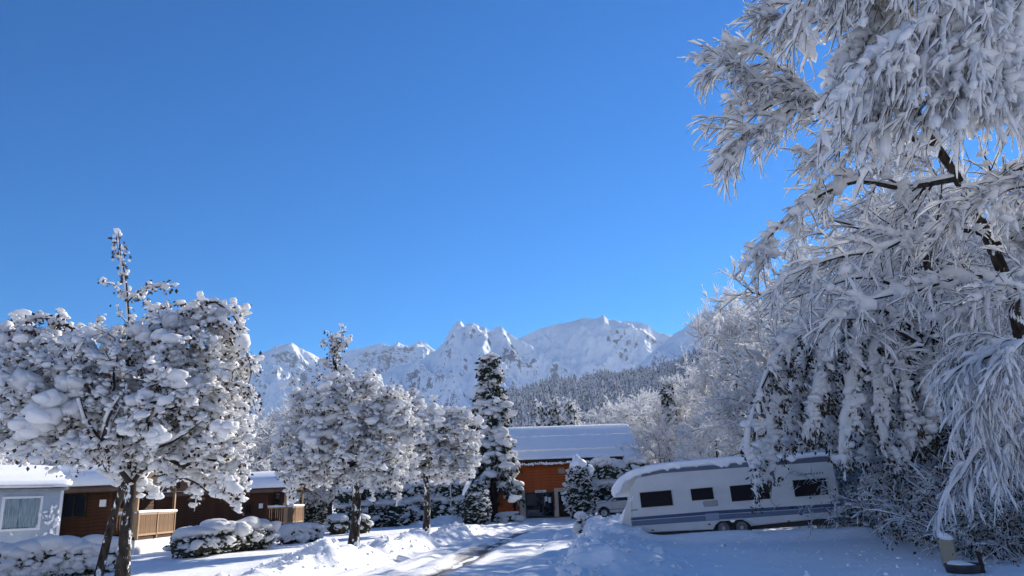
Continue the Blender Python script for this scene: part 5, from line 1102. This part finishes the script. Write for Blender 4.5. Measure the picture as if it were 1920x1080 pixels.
# ================================================================ THE BIG TREES ON THE RIGHT
def limbs(specs, n=14):
    Ps, Rs = [], []
    for pts, r0, r1 in specs: Ps.append(resample([P(*p) for p in pts], n)); Rs.append(np.linspace(r0, r1, n))
    return np.stack(Ps), np.stack(Rs)
def big_tree():
    rng = np.random.RandomState(61)
    def pads(q, m, r): k = rng.choice(len(q), m); s = r * np.exp(.4 * rng.randn(m)); return blobs(q[k] + np.array([-.03, 0, .05]), np.stack([s * 1.2, s, s * .7], 1), rng, 0, .3, 1.2)
    base = P(1985, 1060, 17.2); base[2] = 0
    t = thing('large_beech_tree', 'huge dark-stemmed tree leaning in from the right, its boughs covered in snow', 'tree', base)
    tr = resample([base, P(1955, 850, 17.2), P(1905, 585, 17.1), P(1850, 440, 16.9), P(1795, 335, 16.7), P(1735, 240, 16.4), P(1680, 130, 16.2), P(1650, -40, 16.0)], 26)
    tR = np.r_[np.linspace(.26, .14, 12), np.linspace(.135, .04, 14)]
    put('trunk', [tube(tr[None], tR[None], 12)], BARK_SNOWY, t, base)
    up = [  # limbs, outer ends in the sun or against the sky
        ([(1795, 335, 16.7), (1690, 352, 16.2), (1610, 340, 15.9), (1540, 365, 15.6), (1480, 405, 15.4), (1440, 446, 15.3), (1424, 476, 15.2)], .075, .012),
        ([(1760, 275, 16.5), (1640, 238, 16.1), (1570, 208, 15.9), (1500, 190, 15.7), (1440, 200, 15.5), (1395, 235, 15.3), (1370, 255, 15.3)], .075, .010),
        ([(1560, 206, 15.9), (1490, 150, 15.6), (1440, 110, 15.5), (1405, 88, 15.4), (1380, 85, 15.3)], .035, .008),
        ([(1500, 190, 15.7), (1450, 230, 15.5), (1400, 265, 15.4), (1375, 300, 15.4)], .03, .008),
        ([(1470, 170, 15.6), (1400, 140, 15.5), (1375, 122, 15.4), (1360, 120, 15.4)], .03, .008),
        ([(1720, 215, 16.3), (1650, 262, 15.9), (1580, 268, 15.7), (1545, 288, 15.5), (1520, 300, 15.4)], .05, .009),
        ([(1690, 150, 16.2), (1620, 70, 15.7), (1560, 30, 15.5), (1500, 10, 15.3), (1450, 5, 15.2)], .05, .009),
        ([(1560, 35, 15.5), (1500, 45, 15.4), (1465, 42, 15.3), (1445, 42, 15.3)], .02, .006),
        ([(1850, 440, 16.9), (1790, 430, 15.9), (1720, 440, 15.4), (1650, 470, 15.1), (1580, 480, 15.0), (1520, 500, 14.9), (1470, 520, 14.9)], .06, .010),
        ([(1880, 520, 17.0), (1800, 520, 15.9), (1720, 545, 15.2), (1640, 560, 14.9), (1570, 590, 14.8)], .06, .012),
        ([(1820, 380, 16.8), (1880, 330, 16.3), (1960, 300, 16.0), (2040, 310, 15.8)], .08, .02),
        ([(1860, 460, 16.9), (1930, 440, 16.2), (2010, 430, 15.8)], .07, .02),
        ([(1740, 250, 16.4), (1800, 170, 16.4), (1850, 90, 16.3), (1900, -20, 16.2)], .08, .03),
        ([(2000, 360, 15.2), (1920, 350, 14.8), (1850, 370, 14.6), (1780, 400, 14.5)], .04, .01), ([(1990, 560, 15.2), (1900, 540, 14.9), (1830, 560, 14.6)], .04, .01),
    ]
    Lp, Lr = limbs(up)
    for k in range(len(Lp)): put('limb', [tube(Lp[k:k + 1], Lr[k:k + 1], 8)], BARK, t, base)
    s1, r1 = spawn(Lp, Lr, 22, rng, (.12, 1), (18, 62), (.6, 1.6), 7, (0, 0, -.5), .11, .55, fall=.3, bias=(-.25, 0, -.05), rmin=.013)
    s2, r2 = spawn(s1, r1, 6, rng, (.15, 1), (22, 50), (.25, .75), 5, (0, 0, -.4), .10, .6, bias=(-.15, 0, -.1), rmin=.010)
    s3, r3 = spawn(s2, r2, 1, rng, (.2, 1), (20, 50), (.12, .36), 4, (0, 0, -.3), .12, .6, rmin=.008)
    # hanging curtain from boughs overhead
    over = [([(1700, 60, 14.4), (1660, -40, 13.6), (1600, -70, 13.0), (1540, -40, 12.7)], .06, .015), ([(1760, 0, 14.5), (1720, -80, 13.4), (1660, -110, 12.7), (1600, -90, 12.4)], .06, .015),
            ([(1850, -20, 14.5), (1800, -90, 13.2), (1740, -110, 12.4), (1690, -60, 12.0)], .06, .015), ([(1920, -40, 14.5), (1880, -110, 13.0), (1830, -120, 12.0), (1770, -40, 11.6)], .06, .015),
            ([(1960, 40, 14.5), (1920, -40, 12.8), (1880, -20, 12.2), (1830, 60, 11.8), (1800, 130, 11.7)], .06, .012), ([(1990, 100, 14.4), (1930, 60, 13.0), (1890, 100, 12.4), (1860, 170, 12.2)], .06, .012), ([(1800, 20, 14.5), (1760, 20, 13.4), (1720, 60, 12.9), (1680, 130, 12.6), (1650, 200, 12.5)], .05, .010), ([(1720, 40, 14.6), (1680, 20, 13.8), (1640, 50, 13.4), (1600, 110, 13.2)], .05, .01),
            ([(1960, 60, 14), (1880, 60, 12.8), (1800, 80, 12.2), (1720, 120, 12)], .05, .01), ([(1980, 140, 14), (1900, 130, 12.6), (1820, 150, 12.1), (1750, 190, 11.9)], .05, .01), ([(1900, 10, 13), (1800, 20, 12), (1700, 60, 11.6), (1640, 110, 11.4)], .05, .01)]
    Op, Or_ = limbs(over)
    for k in range(len(Op)): put('limb', [tube(Op[k:k + 1], Or_[k:k + 1], 7)], BARK, t, base)
    c1, q1 = spawn(Op, Or_, 34, rng, (.12, 1), (20, 65), (.7, 1.9), 8, (-.25, -.05, -1.0), .13, .4, bias=(-.50, -.1, -.75), rmin=.019)
    c2, q2 = spawn(c1, q1, 6, rng, (.1, .95), (14, 45), (.3, .75), 5, (-.1, 0, -.4), .15, .6, bias=(-.12, 0, -.25), rmin=.013)
    c3, q3 = spawn(c2, q2, 1, rng, (.2, .9), (20, 45), (.15, .40), 4, (0, 0, -.4), .1, .6, rmin=.008)
    put('twigs', [tube(s1, r1, 3), tube(s2, r2, 3), tube(s3, r3, 3), tube(c1, q1, 3), tube(c2, q2, 3), tube(c3, q3, 3)], TWIG, t, base, 'stuff')
    put('snow_load', [snow_tube(Lp, Lr, .075, rng, 7), snow_tube(s1, r1, .046, rng, 5), snow_tube(s2, r2, .031, rng, 4), snow_tube(s3, r3, .023, rng, 3),
                      snow_tube(Op, Or_, .09, rng, 7), snow_tube(c1, q1, .068, rng, 5, rough=.75), snow_tube(c2, q2, .050, rng, 4, rough=.75), snow_tube(c3, q3, .034, rng, 4), pads(np.vstack([c1[:, :-1].reshape(-1, 3), s1[:, :-1].reshape(-1, 3)]), 3200, .085)], SNOW_FINE, t, base, 'stuff')
big_tree()
def forked_tree():
    rng = np.random.RandomState(62); base = P(1790, 960, 20.5); base[2] = 0; t = thing('forked_tree', 'slim dark trunk forking in a Y beside the leaning tree, snow on every branch', 'tree', base)
    tr = resample([base, P(1768, 760, 20.4), P(1750, 560, 20.2), P(1738, 490, 20.1), P(1722, 430, 20)], 16); put('trunk', [tube(tr[None], np.linspace(.20, .10, 16)[None], 10)], BARK_SNOWY, t, base)
    sp = [([(1738, 490, 20.1), (1752, 430, 20.2), (1762, 370, 20.3), (1768, 300, 20.4)], .085, .02), ([(1722, 430, 20), (1680, 425, 19.6), (1640, 440, 19.2), (1590, 420, 18.9), (1540, 410, 18.7)], .07, .012), ([(1722, 430, 20), (1700, 400, 20.4), (1660, 390, 20.8), (1600, 400, 21.2)], .06, .012),
          ([(1750, 560, 20.2), (1690, 540, 19.5), (1620, 520, 19), (1540, 540, 18.6), (1480, 560, 18.4)], .06, .012), ([(1755, 600, 20.2), (1820, 560, 19.6), (1880, 560, 19)], .06, .015), ([(1760, 680, 20.3), (1700, 630, 19.4), (1620, 600, 18.8), (1560, 600, 18.4)], .06, .012),
          ([(1765, 720, 20.3), (1830, 650, 19.5), (1900, 640, 18.9)], .05, .015), ([(1768, 760, 20.4), (1700, 690, 19.3), (1650, 680, 18.9)], .05, .015), ([(1745, 520, 20.1), (1800, 480, 20.5), (1850, 470, 20.8)], .05, .015), ([(1764, 340, 20.3), (1730, 300, 20.2), (1690, 290, 20)], .04, .012), ([(1740, 480, 20.1), (1690, 480, 21), (1640, 500, 21.6), (1590, 510, 22)], .05, .012)]
    Lp, Lr = limbs(sp)
    for k in range(len(Lp)): put('limb', [tube(Lp[k:k + 1], Lr[k:k + 1], 7)], BARK, t, base)
    s1, r1 = spawn(Lp, Lr, 20, rng, (.15, 1), (20, 75), (.6, 1.6), 6, (0, 0, -.35), .16, .5, fall=.3, rmin=.013); s2, r2 = spawn(s1, r1, 5, rng, (.2, 1), (20, 65), (.25, .8), 5, (0, 0, -.3), .14, .6, rmin=.009); s3, r3 = spawn(s2, r2, 2, rng, (.2, 1), (20, 60), (.12, .35), 4, (0, 0, -.2), .3, .6)
    put('twigs', [tube(s1, r1, 4), tube(s2, r2, 3), tube(s3, r3, 3)], TWIG, t, base, 'stuff')
    put('snow_load', [snow_tube(Lp, Lr, .07, rng, 6), snow_tube(s1, r1, .042, rng, 5), snow_tube(s2, r2, .030, rng, 5), snow_tube(s3, r3, .024, rng, 4)], SNOW_FINE, t, base, 'stuff')
forked_tree()
def bent_tree():
    rng = np.random.RandomState(63); base = P(1770, 1000, 21.5); base[2] = 0; t = thing('bent_larch_tree', 'brown-green tree bowed over by snow, its bough arching down in front of the caravan', 'tree', base)
    tr = resample([base, P(1765, 880, 21.3), P(1760, 760, 21), P(1750, 680, 20.8), P(1720, 620, 20.6), P(1660, 590, 20.4)], 16); put('trunk', [tube(tr[None], np.linspace(.17, .09, 16)[None], 9)], BARK_SNOWY, t, base)
    sp = [([(1740, 640, 20.6), (1650, 580, 20.3), (1560, 585, 20.0), (1490, 628, 19.9), (1440, 700, 19.8), (1412, 780, 19.8), (1405, 850, 19.8), (1425, 920, 19.8)], .075, .012),
          ([(1560, 586, 20.0), (1550, 640, 19.8), (1545, 700, 19.7), (1530, 760, 19.7), (1520, 800, 19.7)], .035, .01), ([(1500, 622, 19.9), (1470, 690, 20.2), (1455, 760, 20.3), (1445, 830, 20.3), (1440, 880, 20.2)], .03, .01),
          ([(1640, 582, 20.3), (1610, 640, 19.6), (1600, 710, 19.4), (1590, 790, 19.3), (1575, 870, 19.3)], .04, .01), ([(1680, 600, 20.4), (1640, 660, 19.4), (1650, 740, 19.1), (1660, 800, 19.1), (1672, 850, 19.1)], .04, .01),
          ([(1720, 620, 20.6), (1690, 670, 19.4), (1700, 740, 19.1), (1705, 800, 19.1), (1690, 850, 19.1)], .04, .01), ([(1745, 660, 20.7), (1730, 700, 19.6), (1745, 760, 19.2), (1740, 820, 19.1)], .035, .01), ([(1530, 600, 20), (1500, 680, 20.8), (1490, 760, 21), (1480, 820, 21)], .03, .01),
          ([(1600, 585, 20.2), (1560, 660, 21.2), (1555, 740, 21.5), (1560, 830, 21.5)], .03, .01), ([(1700, 610, 20.5), (1650, 690, 21.2), (1630, 780, 21.4), (1625, 860, 21.4)], .03, .01)]
    Lp, Lr = limbs(sp, 18)
    for k in range(len(Lp)): put('limb', [tube(Lp[k:k + 1], Lr[k:k + 1], 7)], BARK, t, base)
    s1, r1 = spawn(Lp, Lr, 44, rng, (.10, 1), (25, 70), (.25, .70), 6, (0, 0, -1.1), .12, .5, bias=(0, 0, -.55)); s2, r2 = spawn(s1, r1, 4, rng, (.2, 1), (20, 60), (.12, .32), 4, (0, 0, -.8), .25, .6)
    put('twigs', [tube(s1, r1, 4), tube(s2, r2, 3)], TWIG, t, base, 'stuff')
    q = np.vstack([s1[:, 1:].reshape(-1, 3), s2[:, 1:].reshape(-1, 3)]); k = rng.choice(len(q), 9000); c = q[k] + rng.randn(len(k), 3) * .05 - np.array([0, -.03, .04])
    put('needles', [leaves(c, rng.uniform(.035, .085, len(c)), rng, .6, 2.0)], BROWN_NEEDLE, t, base, 'stuff')
    q = Lp.reshape(-1, 3); k = rng.choice(len(q), 230); c = q[k] + np.array([-.03, -.06, .07]) + rng.randn(len(k), 3) * np.array([.10, .08, .08]); s = .10 * np.exp(.4 * rng.randn(len(k)))
    q2 = s1[:, 1:4].reshape(-1, 3); k2 = rng.choice(len(q2), 1300); cc = q2[k2] + np.array([0, -.03, .03]); s_ = .075 * np.exp(.35 * rng.randn(len(k2)))
    put('snow_load', [snow_tube(Lp, Lr, .12, rng, 8, flat=.9, rough=.8), snow_tube(s1, r1, .062, rng, 6, rough=.7), snow_tube(s2, r2, .040, rng, 5), blobs(c, np.stack([s, s, s * .75], 1), rng, 1, .3), blobs(cc, np.stack([s_, s_, s_ * .8], 1), rng, 1, .3)], SNOW_FINE, t, base, 'stuff')
bent_tree()
def weeping_tree():
    rng = np.random.RandomState(64); base = P(1960, 1075, 13.6); base[2] = 0; t = thing('weeping_tree', 'snow-coated twigs hanging like a curtain at the right front corner', 'tree', base)
    tr = resample([base, P(1965, 900, 13.6), P(1960, 760, 13.6), P(1945, 660, 13.6)], 12); put('trunk', [tube(tr[None], np.linspace(.13, .07, 12)[None], 9)], BARK_SNOWY, t, base)
    sp = [([(1945, 660, 13.6), (1900, 650, 13.3), (1850, 670, 13.1), (1800, 690, 13.0), (1770, 720, 12.9)], .05, .01), ([(1950, 700, 13.6), (1900, 700, 13.1), (1860, 730, 12.8), (1830, 770, 12.7)], .05, .01), ([(1955, 720, 13.6), (1910, 760, 13.2), (1870, 800, 13), (1830, 850, 12.9), (1800, 900, 12.9)], .05, .01), ([(1960, 780, 13.6), (1920, 800, 13), (1890, 850, 12.8)], .04, .01), ([(1950, 680, 13.6), (1930, 640, 12.9), (1900, 660, 12.4), (1880, 700, 12.2)], .04, .01), ([(1940, 670, 13.6), (1880, 640, 14.2), (1820, 650, 14.6), (1780, 690, 14.8)], .04, .01)]
    Lp, Lr = limbs(sp)
    for k in range(len(Lp)): put('limb', [tube(Lp[k:k + 1], Lr[k:k + 1], 7)], BARK, t, base)
    c1, q1 = spawn(Lp, Lr, 32, rng, (.12, 1), (20, 70), (.4, 1.1), 8, (-.15, -.05, -1.5), .09, .4, bias=(-.35, -.1, -.25), rmin=.010); c2, q2 = spawn(c1, q1, 8, rng, (.1, .95), (20, 55), (.2, .6), 5, (-.05, 0, -.9), .09, .6, bias=(-.1, 0, -.2), rmin=.007); c3, q3 = spawn(c2, q2, 1, rng, (.2, .9), (20, 50), (.08, .25), 4, (0, 0, -.5), .1, .6, rmin=.006)
    put('twigs', [tube(c1, q1, 4), tube(c2, q2, 3), tube(c3, q3, 3)], TWIG, t, base, 'stuff')
    put('snow_load', [snow_tube(Lp, Lr, .07, rng, 7), snow_tube(c1, q1, .030, rng, 6), snow_tube(c2, q2, .019, rng, 5), snow_tube(c3, q3, .013, rng, 4)], SNOW_FINE, t, base, 'stuff')
weeping_tree()
# --- tangled frosted bushes under the trees
def bush_mesh(seed, n, dark):
    rng = np.random.RandomState(seed); h, w = 2.4, 2.4; N = 26; pos = np.stack([rng.uniform(-w * .5, w * .5, N), rng.uniform(-.5, .5, N), np.zeros(N)], 1); d = np.stack([rng.randn(N) * .5, rng.randn(N) * .4, np.ones(N)], 1)
    S = walk(pos, d, rng.uniform(.7, 1.15, N) * h * 1.15, 9, (0, 0, -.9), .2, rng); Sr = np.linspace(.022, .006, 9)[None].repeat(N, 0)
    s1, r1 = spawn(S, Sr, int(n / N), rng, (.15, 1), (25, 80), (.3 * h * .5, .8 * h * .5), 6, (0, 0, -.5), .2, .6, rmin=.007); s2, r2 = spawn(s1, r1, 8, rng, (.15, 1), (25, 75), (.10, .40), 4, (0, 0, -.4), .2, .6, rmin=.005)
    q = s2[:, 1:].reshape(-1, 3); k = rng.choice(len(q), dark)
    return (mesh_of('stem', [tube(S, Sr, 5)]), mesh_of('twigs', [tube(s1, r1, 3), tube(s2, r2, 3)]), mesh_of('snow_load', [snow_tube(S, Sr, .034, rng, 4), snow_tube(s1, r1, .024, rng, 4), snow_tube(s2, r2, .017, rng, 3)]), mesh_of('dead_leaves', [leaves(q[k] + rng.randn(dark, 3) * .05, rng.uniform(.04, .09, dark), rng)]))
BUSH = [bush_mesh(400, 320, 450), bush_mesh(401, 320, 900), bush_mesh(402, 320, 2000)]
def bush(label, px, Y, h, w, n, seed, dark=0):
    b = P(px, 950, Y); b[2] = float(ground_h(b[0], b[1])) - .05; t = thing('frosted_bush', label, 'bush', b, (seed * 2.1) % 6.28 if w > 2.5 else (seed % 2) * 3.14, 'tangled frosted bushes beside the caravan')
    t.scale = (w / 2.4, w / 2.4, h / 2.4); ms = BUSH[0 if dark < 550 else 1 if dark < 1300 else 2]
    for nm, me, m in zip(('stem', 'twigs', 'snow_load', 'dead_leaves'), ms, (BARK, TWIG, SNOW_FINE, BROWN_NEEDLE)): obj(nm, None, m, t, 'stuff', me=me)
for k, (px, Y, h, wd, n, dk, lab) in enumerate([(1605, 25.5, 2.0, 2.2, 260, 300, 'frosted bush at the rear corner of the caravan'), (1665, 24.0, 2.3, 2.4, 300, 500, 'frosted bush behind the dark marker post'), (1730, 21.5, 2.2, 2.2, 300, 900, 'dense frosted bush under the bowed tree'), (1700, 26, 3.0, 3.0, 300, 600, 'taller frosted bush behind the others near the bowed tree'), (1800, 18.0, 2.0, 1.8, 280, 1600, 'dark leafy bush with snow behind the beige pedestal'), (1880, 15.8, 1.7, 1.7, 300, 2200, 'dark brown bush at the lower right corner'), (1860, 20, 3.2, 3.0, 320, 1500, 'tall tangled bush behind the hanging twig curtain'), (1640, 28.5, 3.4, 3.2, 300, 400, 'tall frosted bush between the caravan rear and the woodland'), (1930, 18, 3.0, 2.2, 300, 1500, 'tangled bush at the right border below the leaning trunk')]):
    bush(lab, px, Y, h, wd, n, 400 + k, dk)
